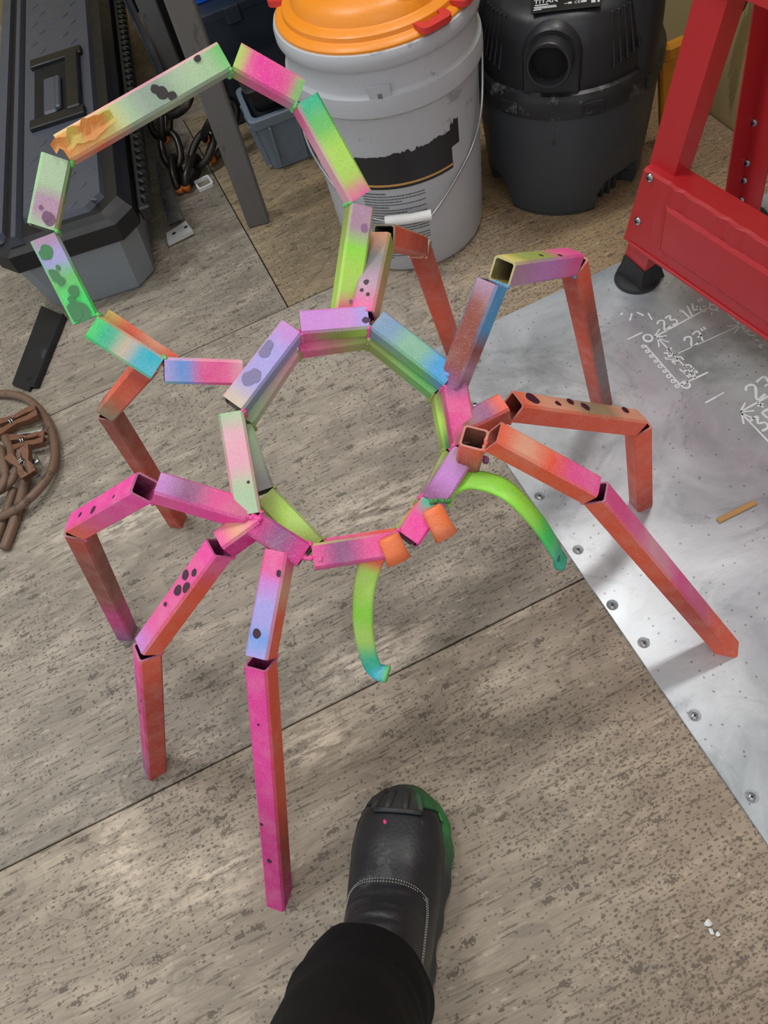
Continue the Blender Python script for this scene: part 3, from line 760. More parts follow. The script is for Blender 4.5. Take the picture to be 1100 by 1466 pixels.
# eyes: two short squashed tubes pointing out of the head
def eye(A, B, w, th, side):
    A, B = Vector(A), Vector(B); t = (B - A).normalized(); s = Vector(side); s = (s - t * s.dot(t)).normalized(); u = s.cross(t)
    bm = bmesh.new(); rings = []
    for k, g in ((0, .8), (.12, 1.0), (.6, 1.0), (1, 1.12)):
        rings.append([A.lerp(B, k) + s * (w * g / 2 * math.cos(a)) + u * (th * (g if k < 1 else .85) / 2 * math.sin(a)) for a in [2 * math.pi * q / 18 for q in range(18)]])
    R = loft(bm, rings, True, False)
    inn = [bm.verts.new(v.co.lerp(B, .22)) for v in R[-1]]; dp = [bm.verts.new(v.co.lerp(B, .3) - t * (B - A).length * .7) for v in R[-1]]
    for q in range(18):
        j = (q + 1) % 18; bm.faces.new((R[-1][q], R[-1][j], inn[j], inn[q])); bm.faces.new((inn[q], inn[j], dp[j], dp[q]))
    bm.faces.new(dp)
    o = obj('eye_tube', bm, M['paint'], spider, True); a_ = o.data.color_attributes.new('paint', 'FLOAT_COLOR', 'CORNER')
    for d in a_.data: d.color = (*lin((238, 118, 66)), .02)
    o['label'] = 'orange squashed tube eye'
eye(rp(618, 727, .020), rp(640, 769, .012), .0225, .0145, rp(626, 772) - rp(652, 760))
eye(rp(556, 768, .020), rp(572, 804, .012), .0225, .0145, rp(558, 810) - rp(584, 796))
for (u, v, z), c in (((629, 716, .013), 'DG'), ((549, 790, .010), 'OR'), ((684, 655, .006), 'PU'), ((357, 740, .013), 'HP'), ((446, 797, .012), 'PK'), ((650, 535, .013), 'BL')):
    p = rp(u, v, z); bead(spider, p + Vector((-.008, .004, 0)), p + Vector((.008, -.004, -.004)), c, .0034, 9)

# ------------------------------------------------------------------ grey bucket with orange lid
def build_bucket():
    c = Vector((.412, 1.207, 0)); th = thing('plastic_bucket', c, 'pale grey plastic bucket with scraped orange lid beside the vacuum cleaner', 'bucket')
    def rad(z): return .137 + .0175 * z / .39
    dv = Vector((-c.x, -c.y, 0)).normalized(); sd = Vector((-dv.y, dv.x, 0))          # towards the photographer, and sideways
    ang0 = math.atan2(dv.y, dv.x)
    prof = [(.128, 0.0), (.134, .003), (rad(.012), .012), (rad(.1), .1), (rad(.2), .2), (rad(.30), .300), (.1545, .303), (.159, .307), (.1595, .322), (.158, .334), (.154, .337), (rad(.34), .340), (rad(.372), .372), (.158, .374), (.1605, .379), (.1605, .390), (.158, .396), (.150, .398)]
    bm = bmesh.new(); lathe(bm, prof, c, 72); body = obj('bucket_body', bm, M['bucket'], th, 'auto')
    # keyhole hanger lug on the band
    def surf(a, z, off=0.0): 
        r = (rad(z)) + off; return c + Vector((math.cos(ang0 + a) * r, math.sin(ang0 + a) * r, z))
    def patch(bm, a0, a1, z0, z1, off, n=24, solid=.0006):
        rows = []
        for i in range(n + 1):
            a = a0 + (a1 - a0) * i / n
            zz0 = z0(i / n) if callable(z0) else z0; zz1 = z1(i / n) if callable(z1) else z1
            rows.append([surf(a, zz0, off), surf(a, zz1, off), surf(a, zz1, off - solid - .002), surf(a, zz0, off - solid - .002)])
        loft(bm, rows, True, True, True)
    bm = bmesh.new(); la = -.10; patch(bm, la - .105, la + .105, .304, .352, .0056, 8, .004); lug = obj('hanger_lug', bm, M['bucket'], th, 'auto')
    bm = bmesh.new()
    for q in range(1):
        pc = surf(la, .331, .0061); n = Vector((math.cos(ang0 + la), math.sin(ang0 + la), 0)); tt = Vector((-n.y, n.x, 0))
        ring = []
        for k in range(16):
            a = 2 * math.pi * k / 16; ring.append((math.cos(a) * .0042, math.sin(a) * .0042 - .007))
        pts = [(1.5 * x, 1.25 * y) for x, y in [(-.0022, .008), (.0022, .008), (.0024, -.003), (.0044, -.007), (.003, -.011), (-.003, -.011), (-.0044, -.007), (-.0024, -.003)]]
        a_ = [bm.verts.new(pc + tt * x + UP * y) for x, y in pts]; b_ = [bm.verts.new(pc + tt * x + UP * y - n * .004) for x, y in pts]
        bm.faces.new(a_); 
        for k in range(8): bm.faces.new((a_[k], a_[(k + 1) % 8], b_[(k + 1) % 8], b_[k]))
    obj('keyhole', bm, worn('lug_recess_shade', (104, 106, 110), rough=.6), lug)  # solid shape; the darker grey paints the shade inside the keyhole
    # scraped black label, gold line and lines of small print
    random.seed(3)
    jag = [random.uniform(-.006, .010) for _ in range(60)]
    bm = bmesh.new(); patch(bm, -.75, .60, .178, lambda t: .234 + .008 * t + .45 * jag[int(t * 58)] * (1 if .45 < t < .9 else .25), .0010, 58); lab = obj('black_label', bm, M['label'], th)
    bm = bmesh.new(); patch(bm, .60, .72, .214, lambda t: .252 + .6 * jag[int(t * 20)], .0010, 10); obj('label_fragment', bm, M['label'], th)
    bm = bmesh.new(); patch(bm, -.75, .605, .1835, .1868, .0016, 30); obj('gold_line', bm, M['goldline'], lab)
    bm = bmesh.new()
    for r_ in range(26):
        z = .168 - r_ * .0054; a = -.55; end = .18 + random.uniform(-.35, .02) if r_ % 4 == 3 else .2
        if r_ % 5 == 0: end = random.uniform(-.4, -.2)
        while a < end:
            w = random.uniform(.015, .05); patch(bm, a, min(a + w, end), z, z + (.0016 if r_ % 5 else .0022), .0007, 2, .0001); a += w + .006
    o = obj('small_print', bm, M['print'], th); o['kind'] = 'stuff'
    # lid: stepped dome, pouring spout, red clips
    bm = bmesh.new(); lathe(bm, [(.150, .386), (.1545, .390), (.1545, .400), (.151, .4035), (.145, .4045), (.142, .406), (.1405, .4115), (.137, .414), (.130, .415), (.126, .417), (.121, .428), (.108, .437), (.08, .443), (.04, .445)], c, 72); lid = obj('lid', bm, M['orange'], th, 'auto')
    def pol(a, r, z): return c + Vector((math.cos(ang0 + a) * r, math.sin(ang0 + a) * r, z))
    sp = pol(.47, .096, .0)
    bm = bmesh.new(); lathe(bm, [(.0235, .405), (.0235, .451), (.022, .453), (.019, .453), (.018, .448), (.018, .438)], (sp.x, sp.y, 0), 32); spo = obj('spout', bm, M['orange'], lid, 'auto')
    for a in (.53, 1.02, -1.9, 2.6):
        p = pol(a, .146, 0); n = Vector((math.cos(ang0 + a), math.sin(ang0 + a), 0)); tt = Vector((-n.y, n.x, 0)); bm = bmesh.new()
        out = rrect(.052, .040, .010, 3); inn = rrect(.032, .014, .006, 3); rings = []
        for zz, o_ in ((.403, out), (.411, out)): rings.append([Vector((p.x, p.y, zz)) + tt * x + n * y for x, y in o_])
        rings2 = [[Vector((p.x, p.y, zz)) + tt * x + n * (y - .004) for x, y in inn] for zz in (.411, .403)]
        loft(bm, [rings[0], rings[1], rings2[0], rings2[1], rings[0]], False, False); bmesh.ops.remove_doubles(bm, verts=bm.verts[:], dist=1e-6)
        obj('clip', bm, M['redclip'], lid, 'auto')
    for a, r_, w, h in ((-1.05, .060, .040, .03), (-.72, .084, .016, .012)):
        pc = pol(a, r_, 0); bm = bmesh.new(); prism(bm, [(pc.x + w * math.cos(q) * (1 + .3 * math.sin(3 * q)), pc.y + h * math.sin(q)) for q in [2 * math.pi * k / 11 for k in range(11)]], .4405 if r_ < .07 else .4400, .4452 if r_ < .07 else .4432); obj('sticker_remnant', bm, worn('torn_dark_sticker', (52, 46, 50), (120, 110, 104), 30, .6, .5), lid)
    # wire handle hanging down in front, white grip
    e1, e2 = surf(1.45, .325, .006), surf(-1.75, .325, .006)
    P = [e1, at(690, 150, .255), at(678, 205, .20), at(652, 258, .165), at(622, 304, .140)]
    Q = [at(550, 316, .137), at(528, 310, .145), at(500, 290, .155), at(468, 252, .185), at(443, 210, .23), at(428, 160, .28), e2]
    hp = thing
    bm = bmesh.new(); tube(bm, catmull(P + [at(612, 309, .138), at(560, 318, .136)] + Q, 6), .0021, 8); hd = obj('handle', bm, M['wire'], th, True)
    bm = bmesh.new(); tube(bm, [at(552, 317, .137), at(585, 313, .137), at(587, 313, .137), at(618, 307, .138)], [.0088, .0086, .0082, .0086], 14); obj('grip', bm, M['white'], hd, 'auto')
build_bucket()
for o in bpy.data.objects:
    r_ = o
    while r_.parent: r_ = r_.parent
    if r_.name == 'plastic_bucket' and o is not r_ and o.name.split('.')[0] not in ('handle', 'grip'):
        for v in o.data.vertices: v.co.z *= 1.048
        o.location.z *= 1.048

# ------------------------------------------------------------------ wet and dry vacuum cleaner
def text_mesh(body, size):
    cu = bpy.data.curves.new('t', 'FONT'); cu.body = body; cu.size = size; cu.extrude = .0002; cu.resolution_u = 2
    o = bpy.data.objects.new('tmp_t', cu); COL.objects.link(o)
    dg = bpy.context.evaluated_depsgraph_get(); me = bpy.data.meshes.new_from_object(o.evaluated_get(dg)); bpy.data.objects.remove(o); bpy.data.curves.remove(cu); return me
def build_vacuum():
    c = Vector((.727, 1.168, 0)); th = thing('vacuum_cleaner', c, 'black and charcoal drum vacuum cleaner between the bucket and red workbench', 'vacuum cleaner')
    dv = Vector((-c.x, -c.y, 0)).normalized(); ang0 = math.atan2(dv.y, dv.x)
    def arch(a, r, z):
        d = (a - ang0 + math.pi) % (2 * math.pi) - math.pi
        if z < .085:
            for ca in (.80, -1.12, 2.4, -2.6):
                x = (d - ca) / .36
                if abs(x) < 1 and z < .012 + .052 * math.sqrt(max(0, 1 - x ** 4)): return r - .030
        return r
    prof = [(.132, .002), (.137, .0), (.141, .008)] + [(.141 + .0155 * (k / 64) ** .8, .008 + k * .002875) for k in range(1, 65)] + [(.157, .212)]
    bm = bmesh.new(); lathe(bm, prof, c, 200, rfun=arch); obj('drum', bm, M['vacdrum'], th, 'auto')
    bm = bmesh.new()
    for ca in (.80, -1.12):
        for k in (-.14, 0, .14):
            a = ang0 + ca + k; n = Vector((math.cos(a), math.sin(a), 0)); t = Vector((-n.y, n.x, 0)); box(bm, c + n * .108 + UP * .022, (.02, .007, .042), (n, t, UP), .001)
    obj('foot_rib', bm, M['vacdrum'], th)['kind'] = 'stuff'
    bm = bmesh.new(); lathe(bm, [(.152, .206), (.1615, .208), (.1625, .214), (.1625, .236), (.160, .240), (.158, .246), (.150, .250)], c, 96, False, False); band = obj('clamp_band', bm, M['vacband'], th, 'auto')
    def sf(a, r, z): return c + Vector((math.cos(ang0 + a) * r, math.sin(ang0 + a) * r, z))
    for a in (.27, -.60, 1.0, -1.5, 2.5):
        n = (sf(a, 1, 0) - c).normalized(); t = Vector((-n.y, n.x, 0)); bm = bmesh.new()
        box(bm, sf(a, .1625, .224), (.006, .034, .021), (n, t, UP), .0015); l_ = obj('latch', bm, M['vacband'], band)
        bm = bmesh.new(); box(bm, sf(a, .1652, .224), (.002, .025, .013), (n, t, UP), .0006); obj('latch_inset', bm, M['vacband'], l_)
    bm = bmesh.new(); lathe(bm, [(.150, .243), (.152, .25), (.1505, .275), (.146, .315), (.139, .342), (.130, .353), (.115, .360), (.07, .366), (.001, .368)], c, 96, True, True); head = obj('motor_head', bm, M['vachead'], th, 'auto')
    # hose port: arch shaped boss and round collar
    a = -.16; n = (sf(a, 1, 0) - c).normalized(); t = Vector((-n.y, n.x, 0)); q = sf(a, .137, .303)
    bm = bmesh.new(); outl = [(-.044, -.055)] + [(-.044 * math.cos(x), .044 * math.sin(x)) for x in [math.pi * k / 16 for k in range(17)]] + [(.044, -.055)]
    loft(bm, [[q + t * x * s_ + UP * (y * s_ + dy) + n * d for x, y in outl] for d, s_, dy in ((-.03, 1.1, .004), (.006, 1.06, .002), (.012, .98, 0))], True, True); obj('port_boss', bm, M['vachead'], th, 'auto')
    bm = bmesh.new(); nn = (n + UP * .05).normalized(); up2 = (UP - nn * UP.dot(nn)).normalized(); t2 = Vector((-n.y, n.x, 0))
    def ringp(r, d): return [q + nn * d + (t2 * math.cos(2 * math.pi * k / 32) + up2 * math.sin(2 * math.pi * k / 32)) * r for k in range(32)]
    loft(bm, [ringp(.0355, .008), ringp(.0355, .034), ringp(.034, .036), ringp(.0305, .036), ringp(.0295, .033), ringp(.0285, .0125)], False, False); pr = obj('hose_port', bm, M['vachead'], th, 'auto')
    bm = bmesh.new(); loft(bm, [ringp(.0290, .0128), ringp(.0290, .0122)]); obj('port_opening', bm, M['darkhole'], pr)
    # vent fins
    for base, cnt in ((.50, 7), (-.78, 7)):
        for k in range(cnt):
            a = base + k * .078 * (1 if base > 0 else -1); n = (sf(a, 1, 0) - c).normalized(); t = Vector((-n.y, n.x, 0)); bm = bmesh.new()
            top = sf(a, .135, .350); bot = sf(a, .1525, .272 + .003 * k); d = (top - bot); ax = d.normalized(); nn2 = t.cross(ax)
            box(bm, (top + bot) / 2, (.0042, .006, d.length), (t, nn2, ax), .0012); obj('vent_fin', bm, M['vachead'], th)
    # round tool tower on the right
    a = 1.02; p = sf(a, .128, 0); bm = bmesh.new(); lathe(bm, [(.030, .200), (.036, .206), (.037, .30), (.036, .43), (.034, .436)], (p.x, p.y, 0), 32); obj('tool_tower', bm, M['vachead'], th, 'auto')
    # rating label with lettering on the top
    lp = c + (sf(-.03, 1, 0) - c).normalized() * .106 + UP * .3628
    fx = Vector((-dv.y, dv.x, 0)); n = Vector((dv.x * .11, dv.y * .11, 1)).normalized(); fy = n.cross(fx)
    bm = bmesh.new(); box(bm, lp, (.104, .036, .0016), (fx, fy, n), .0004); lb = obj('rating_label', bm, worn('label_film', (22, 23, 26), rough=.35), th)
    def put(body, size, x, y):
        me = text_mesh(body, size); me.transform(Matrix.Translation((x, y, 0))); mt = Matrix(((fx.x, fy.x, n.x, lp.x), (fx.y, fy.y, n.y, lp.y), (fx.z, fy.z, n.z, lp.z), (0, 0, 0, 1)))
        me.transform(Matrix.Translation(n * .0011)); me.transform(mt @ Matrix.Identity(4)) if False else None
        for v in me.vertices:
            w = v.co - n * .0011; v.co = lp + fx * w.x + fy * w.y + n * (w.z + .0011)
        me.name = 'lettering'; o = obj('lettering', me, M['whiteprint'], lb); return o
    put('TITAN', .0125, -.048, .0015); put('CE', .0075, .012, -.007)
    bm = bmesh.new()
    for x, y, w, h in ((.028, .0125, .042, .0032), (-.005, .0125, .022, .0022), (-.003, .0085, .03, .0014), (.036, .0075, .02, .0013), (-.036, -.002, .02, .0018), (-.031, -.0065, .033, .0018), (-.030, -.0095, .033, .0016), (-.042, -.0125, .012, .0016), (.0005, -.005, .006, .001), (.006, -.0045, .005, .004), (.026, -.0045, .008, .004), (.040, -.007, .006, .006), (.0475, -.006, .003, .008)):
        box(bm, lp + fx * x + fy * y + n * .0011, (w, h, .0004), (fx, fy, n))
    o = obj('label_print', bm, M['whiteprint'], lb); o['kind'] = 'stuff'
build_vacuum()
bm = bmesh.new(); tube(bm, catmull([at(684, 0, .30), at(688, 40, .27), at(690, 80, .24), at(686, 130, .15)], 6), .003, 8)
bm.free()
# yellow and dark odds behind the vacuum
bm = bmesh.new(); p = at(969, 66, .19); p.z = 0; box(bm, p + UP * .09, (.035, .02, .18), (Vector((.9, -.2, .2)).normalized(), Vector((.2, .97, 0)).normalized(), Vector((-.1, .1, .98)).normalized()), .004); box(bm, p + Vector((-.005, -.005, .19)), (.05, .022, .03), None, .006)
tag(obj('hand_tool', bm, M['yellow'], None), 'small yellow tool propped upright behind the red bench leg beside the vacuum', 'tool')

# ------------------------------------------------------------------ red steel workbench
def build_bench():
    a = math.radians(9); bn = Vector((math.cos(a), math.sin(a), 0)); bd = Vector((math.sin(a), -math.cos(a), 0))     # inward normal and run of the front panel
    p0 = Vector((.640, .822, 0)); th = thing('workbench', p0 + UP * PT, 'red steel workbench with bolted legs and rubber foot standing on the aluminium plate', 'workbench')
    def P(s, d, z): return p0 + bd * s + bn * d + UP * z
    top = onplane(1017, 0, P(0, .012, 0), bn); foot = onplane(905, 392, P(0, .012, 0), bn)
    ld = (top - foot).normalized(); ltop = foot + ld * .78
    def leg(f, t, bdir, name='leg'):
        # folded angle leg: two flanges and a return
        d = (t - f); L = d.length; t_, u, r = frame(d, -bn); bm = bmesh.new(); w1, w2, k = .047, .034, .0025
        # outline of the folded sheet: outer face (along r) and the side face (along -u)
        out = [(-w1 / 2, 0), (w1 / 2, 0), (w1 / 2, -w2), (w1 / 2 - k, -w2), (w1 / 2 - k, -k), (-w1 / 2 + k, -k), (-w1 / 2 + k, -w2), (-w1 / 2, -w2)]
        loft(bm, [[f + t_ * (L * q) + r * x + u * y for x, y in out] for q in (0, 1)]); bmesh.ops.triangulate(bm, faces=[x for x in bm.faces if len(x.verts) > 4])
        return obj(name, bm, M['red'], th), t_, u, r
    l1, t_, u, r = leg(foot, ltop, bd)
    # rubber foot on the near leg: square socket on a round pad
    def rfoot(par, f):
        bm = bmesh.new(); base = Vector((f.x, f.y, PT)) - u * .018; base.z = PT; lathe(bm, [(.037, 0), (.0385, .003), (.037, .007), (.030, .011), (.026, .012)], base, 40)
        rings = []
        for z, k in ((.010, 1.30), (.030, 1.10), (.052, 1.02)):
            q = f + t_ * ((z + PT - f.z) / t_.z); rings.append([q + r * x * k + u * (y * k) for x, y in ((-.0235, .0025), (.0235, .0025), (.0235, -.0385), (-.0235, -.0385))])
        loft(bm, rings); return obj('rubber_foot', bm, M['blackrubber'], par, 'auto')
    fb = foot + t_ * ((.006 - foot.z) / t_.z); rfoot(l1, fb + bn * .0)
    # lower panel: folded flange, outer sheet with an embossed field
    bm = bmesh.new(); L = .66; s0 = -.013
    prof = [(-.0035, .106), (-.0035, .243), (0.0, .247), (.036, .247), (.036, .244), (.0015, .244), (.0, .241), (0, .106)]
    n = 40; rings = []
    for i in range(n + 1):
        s = s0 + L * i / n; wv = .0012 * math.sin(s * 160) if s > .05 else 0
        sh = .024 * max(0, 1 - i / 6.0)
        rings.append([P(s + sh * (z - .106) / .14, d + (wv if 1 <= k <= 2 else 0), z + (wv * .7 if k == 1 else 0)) for k, (d, z) in enumerate(prof)])
    loft(bm, rings); pan = obj('lower_panel', bm, M['red'], th)
    bm = bmesh.new(); e0, e1, z0, z1 = .062, .60, .130, .212; o1 = [(e0, z0), (e1, z0), (e1, z1), (e0, z1)]; k = .006; o2 = [(e0 + k, z0 + k), (e1 - k, z0 + k), (e1 - k, z1 - k), (e0 + k, z1 - k)]
    loft(bm, [[P(s, -.0034, z) for s, z in o1], [P(s, -.0075, z) for s, z in o2]]); obj('embossed_field', bm, M['red'], pan)
    bm = bmesh.new(); box(bm, P(.31, -.0045, .1065), (.62, .004, .007), (bd, bn, UP), .0015); obj('rolled_edge', bm, M['red'], pan)
    def bolt(p, nrm, par, r_=.0068):
        t2, u2, r2 = frame(nrm, UP); bm = bmesh.new(); rings = []
        for d, rr in ((0, r_ * 1.0), (.0012, r_), (.0030, r_ * .86), (.0042, r_ * .55)): rings.append([p + t2 * d + (u2 * math.sin(x) + r2 * math.cos(x)) * rr for x in [2 * math.pi * q / 16 for q in range(16)]])
        loft(bm, rings); b = obj('bolt', bm, M['steel'], par, 'auto')
        bm = bmesh.new(); box(bm, p + t2 * .0043, (.0012, r_ * 1.0, .0008), (u2, r2, t2)); box(bm, p + t2 * .0043, (r_ * 1.0, .0012, .0008), (u2, r2, t2)); obj('cross_slot', bm, M['darkhole'], b)
    for u_, v_ in ((931, 254), (914, 316)):
        bolt(onplane(u_, v_, P(0, -.0035, 0), bn), -bn, pan)
    # rear leg near the wall, with a row of bolts
    rf = Vector((.905, .850, PT)); rtp = at(1128, 0, .36); rd = (rtp - rf).normalized(); rt = rf + rd * .8
    d = rt - rf; t2, u2, r2 = frame(d, -bn); bm = bmesh.new(); w1, w2, k = .046, .04, .0025
    out = [(-w1 / 2, 0), (w1 / 2, 0), (w1 / 2, k), (-w1 / 2 + k, k), (-w1 / 2 + k, w2), (-w1 / 2, w2)]
    loft(bm, [[rf + d * q + r2 * x + u2 * y for x, y in out] for q in (0, 1)]); bmesh.ops.triangulate(bm, faces=[x for x in bm.faces if len(x.verts) > 4]); l2 = obj('leg', bm, M['red'], th)
    for u_, v_ in ((1080, 175), (1070, 233), (1066, 258), (1062, 286)):
        bolt(onplane(u_, v_, rf + u2 * .002, u2), u2, l2)
    bm = bmesh.new(); lathe(bm, [(.034, 0), (.034, .004), (.024, .012)], (rf.x, rf.y, PT), 24); obj('rubber_foot', bm, M['blackrubber'], l2, 'auto')
    # far pair of legs and the top with its front rail, above and beside the frame
    l3, *_ = leg(foot + bd * .59, ltop + bd * .55, bd)
    bm = bmesh.new(); loft(bm, [[rf + bd * .55 + d * q + r2 * x + u2 * y for x, y in out] for q in (0, 1)]); bmesh.ops.triangulate(bm, faces=[x for x in bm.faces if len(x.verts) > 4]); obj('leg', bm, M['red'], th)
    bm = bmesh.new(); box(bm, P(.33, .004, .565), (.64, .006, .12), (bd, bn, UP), .0015); obj('upper_apron', bm, M['red'], th)
    bm = bmesh.new(); box(bm, P(.31, .12, .80), (.70, .28, .035), (bd, bn, UP), .003); obj('worktop', bm, M['red'], th)  # unseen bench top, put in to shade the plate below
    bm = bmesh.new(); side = rf - p0; box(bm, P(0, 0, .0) + side * .5 + UP * .20, (side.length - .03, .003, .11), (Vector((side.x, side.y, 0)).normalized(), Vector((-side.y, side.x, 0)).normalized(), UP)); 
    bm.free()
build_bench()

# ------------------------------------------------------------------ tool chest on the left
def build_chest():
    o0 = Vector((-.078, 1.335, 0)); lu = Vector((.172, .985, 0)).normalized(); wv = Vector((-lu.y, lu.x, 0))      # length runs away, width runs left
    th = thing('tool_chest', o0 + lu * .4 + wv * .13, 'grey plastic tool chest with slate-black tread-pattern lid at the left', 'tool box')
    def P(w, l, z): return o0 + wv * w + lu * l + UP * z
    W, L = .265, 1.12
    def slab(pts_w, bm):
        loft(bm, pts_w)
    # tapered grey body with chamfered near corner
    def outline(x0, x1, y0, y1, ch): return [(x0 + ch, y0), (x1 - ch, y0), (x1, y0 + ch), (x1, y1 - ch), (x1 - ch, y1), (x0 + ch, y1), (x0, y1 - ch), (x0, y0 + ch)]
    bm = bmesh.new(); loft(bm, [[P(w, l, z) for w, l in outline(a, W - a, a, L - a, .035)] for z, a in ((0.0, .026), (.006, .022), (.134, .006))]); obj('body', bm, M['boxgrey'], th)
    bm = bmesh.new(); loft(bm, [[P(w, l, z) for w, l in outline(a, W - a, a, L - a, .035)] for z, a in ((0.130, .0), (.133, -.006), (.168, -.006), (.176, .004), (.186, .014))]); lid = obj('lid', bm, M['lidskirt'], th)
    # raised tread panels on the lid, either side of the hinge ridge
    z = .186
    bm = bmesh.new(); loft(bm, [[P(w, l, zz) for w, l in outline(.036 + e, .197 - e, .026 + e, L - .03 - e, .030)] for zz, e in ((z - .004, 0), (z + .010, .006))]); obj('lid_panel', bm, M['lid'], lid)
    bm = bmesh.new(); loft(bm, [[P(w, l, zz) for w, l in outline(.230 + e * .3, W - .006 - e, .022 + e, L - .03 - e, .008)] for zz, e in ((z - .004, 0), (z + .010, .006))]); obj('lid_panel', bm, M['lid'], lid)
    bm = bmesh.new(); rings = []
    for l in (.004, .02, L - .02): rings.append([P(.198, l, z - .006), P(.204, l, z + .013), P(.212, l, z + .014), P(.226, l, z - .006)])
    loft(bm, rings); obj('hinge_ridge', bm, M['lid'], lid)
    # tread lozenges: raised, alternating direction
    base = None; zt = z + .010; k = 0
    for i in range(22):
        for j in range(4):
            w = .058 + j * .038 + (.019 if i % 2 else 0); l = .048 + i * .047
            if w > .180 or (.32 < l < .64 and .055 < w < .175): continue
            if base is None:
                me = bpy.data.meshes.new('tread_bump'); b2 = bmesh.new(); rows = []
                for hh, s_ in ((0, 1), (.0008, .92), (.0013, .6)): rows.append([Vector((.0135 * s_ * math.cos(a), .0046 * s_ * math.sin(a), hh * 1.3)) for a in [2 * math.pi * q / 10 for q in range(10)]])
                loft(b2, rows); b2.to_mesh(me); b2.free(); me.materials.append(M['lid']); base = me
            o = bpy.data.objects.new('tread_bump', base); COL.objects.link(o); o.parent = lid; o.location = P(w, l, zt) - wloc(lid)
            o.rotation_euler = (0, 0, math.atan2(wv.y, wv.x) + (.7 if (i + j) % 2 else -.7))
    # recessed carry latch: frame, well and grab bar
    cw, cl = .116, .475
    def cb(w, l, zz, sw, sl, sz, bev=.002):
        b = bmesh.new(); box(b, P(w, l, zz), (sw, sl, sz), (wv, lu, UP), bev); return b
    fr = obj('latch_frame', cb(cw, cl - .125, zt + .004, .118, .032, .012), M['lidskirt'], lid)
    obj('latch_frame', cb(cw, cl + .125, zt + .004, .118, .032, .012), M['lidskirt'], lid)
    obj('latch_well', cb(cw + .010, cl, zt + .0006, .085, .222, .0014, 0), M['darkhole'], lid)
    hb = obj('latch_handle', cb(cw - .038, cl, zt + .006, .030, .230, .016, .003), M['lidskirt'], lid)
    obj('grab_bar', cb(cw + .014, cl - .03, zt + .005, .030, .14, .010, .004), M['lid'], lid)
    obj('grab_bar', cb(cw - .004, cl - .03, zt + .007, .012, .125, .012, .003), M['lid'], lid)
    # side catch rail with sawtooth edge along the right side
    bm = bmesh.new(); box(bm, P(-.022, .54, .140), (.024, 1.0, .028), (wv, lu, UP), .003); rail = obj('side_rail', bm, M['lidskirt'], th)
    tm = None
    for i in range(37):
        if tm is None:
            b2 = bmesh.new(); box(b2, (0, 0, 0), (.018, .015, .014), (Vector((.94, .34, 0)), Vector((-.34, .94, 0)), UP), .003); tm = bpy.data.meshes.new('rail_tooth'); b2.to_mesh(tm); b2.free(); tm.materials.append(worn('glossy_black_plastic', (24, 26, 30), rough=.22))
        o = bpy.data.objects.new('rail_tooth', tm); COL.objects.link(o); o.parent = rail; o.location = P(-.030, .06 + i * .026, .158) - wloc(rail); o.rotation_euler = (0, .3, .2)
build_chest()

# flat black steel bar lying on the floor, partly under the chest
bm = bmesh.new(); q = [at(*p, 0) for p in ((20, 553), (44, 562), (47, 557), (57, 557), (97, 457), (62, 441))]
d = (q[4] - q[3]).normalized(); q[4] = q[3] + (q[4] - q[3]) * 1.0
prism(bm, [(p.x, p.y) for p in q], .001, .007); bar = obj('flat_bar', bm, M['blacksteel'])
tag(bar, 'flat black steel bar with a small hole on the floor below the tool chest', 'steel bar')
t = (q[4] - q[3]).normalized(); r_ = Vector((t.y, -t.x, 0)); bm = bmesh.new(); L = (q[4] - q[3]).length
box(bm, (q[3] + q[4]) / 2 - r_ * .002 + UP * .012, (L, .004, .010), (t, r_, UP), .0006); obj('upturned_edge', bm, M['blacksteel'], bar)
bm = bmesh.new(); p = at(42, 542, .007); lathe(bm, [(.0052, .007), (.0052, .0074), (.0034, .0075), (.0034, .0071)], (p.x, p.y, 0), 16); obj('bar_hole', bm, M['darkhole'], bar)

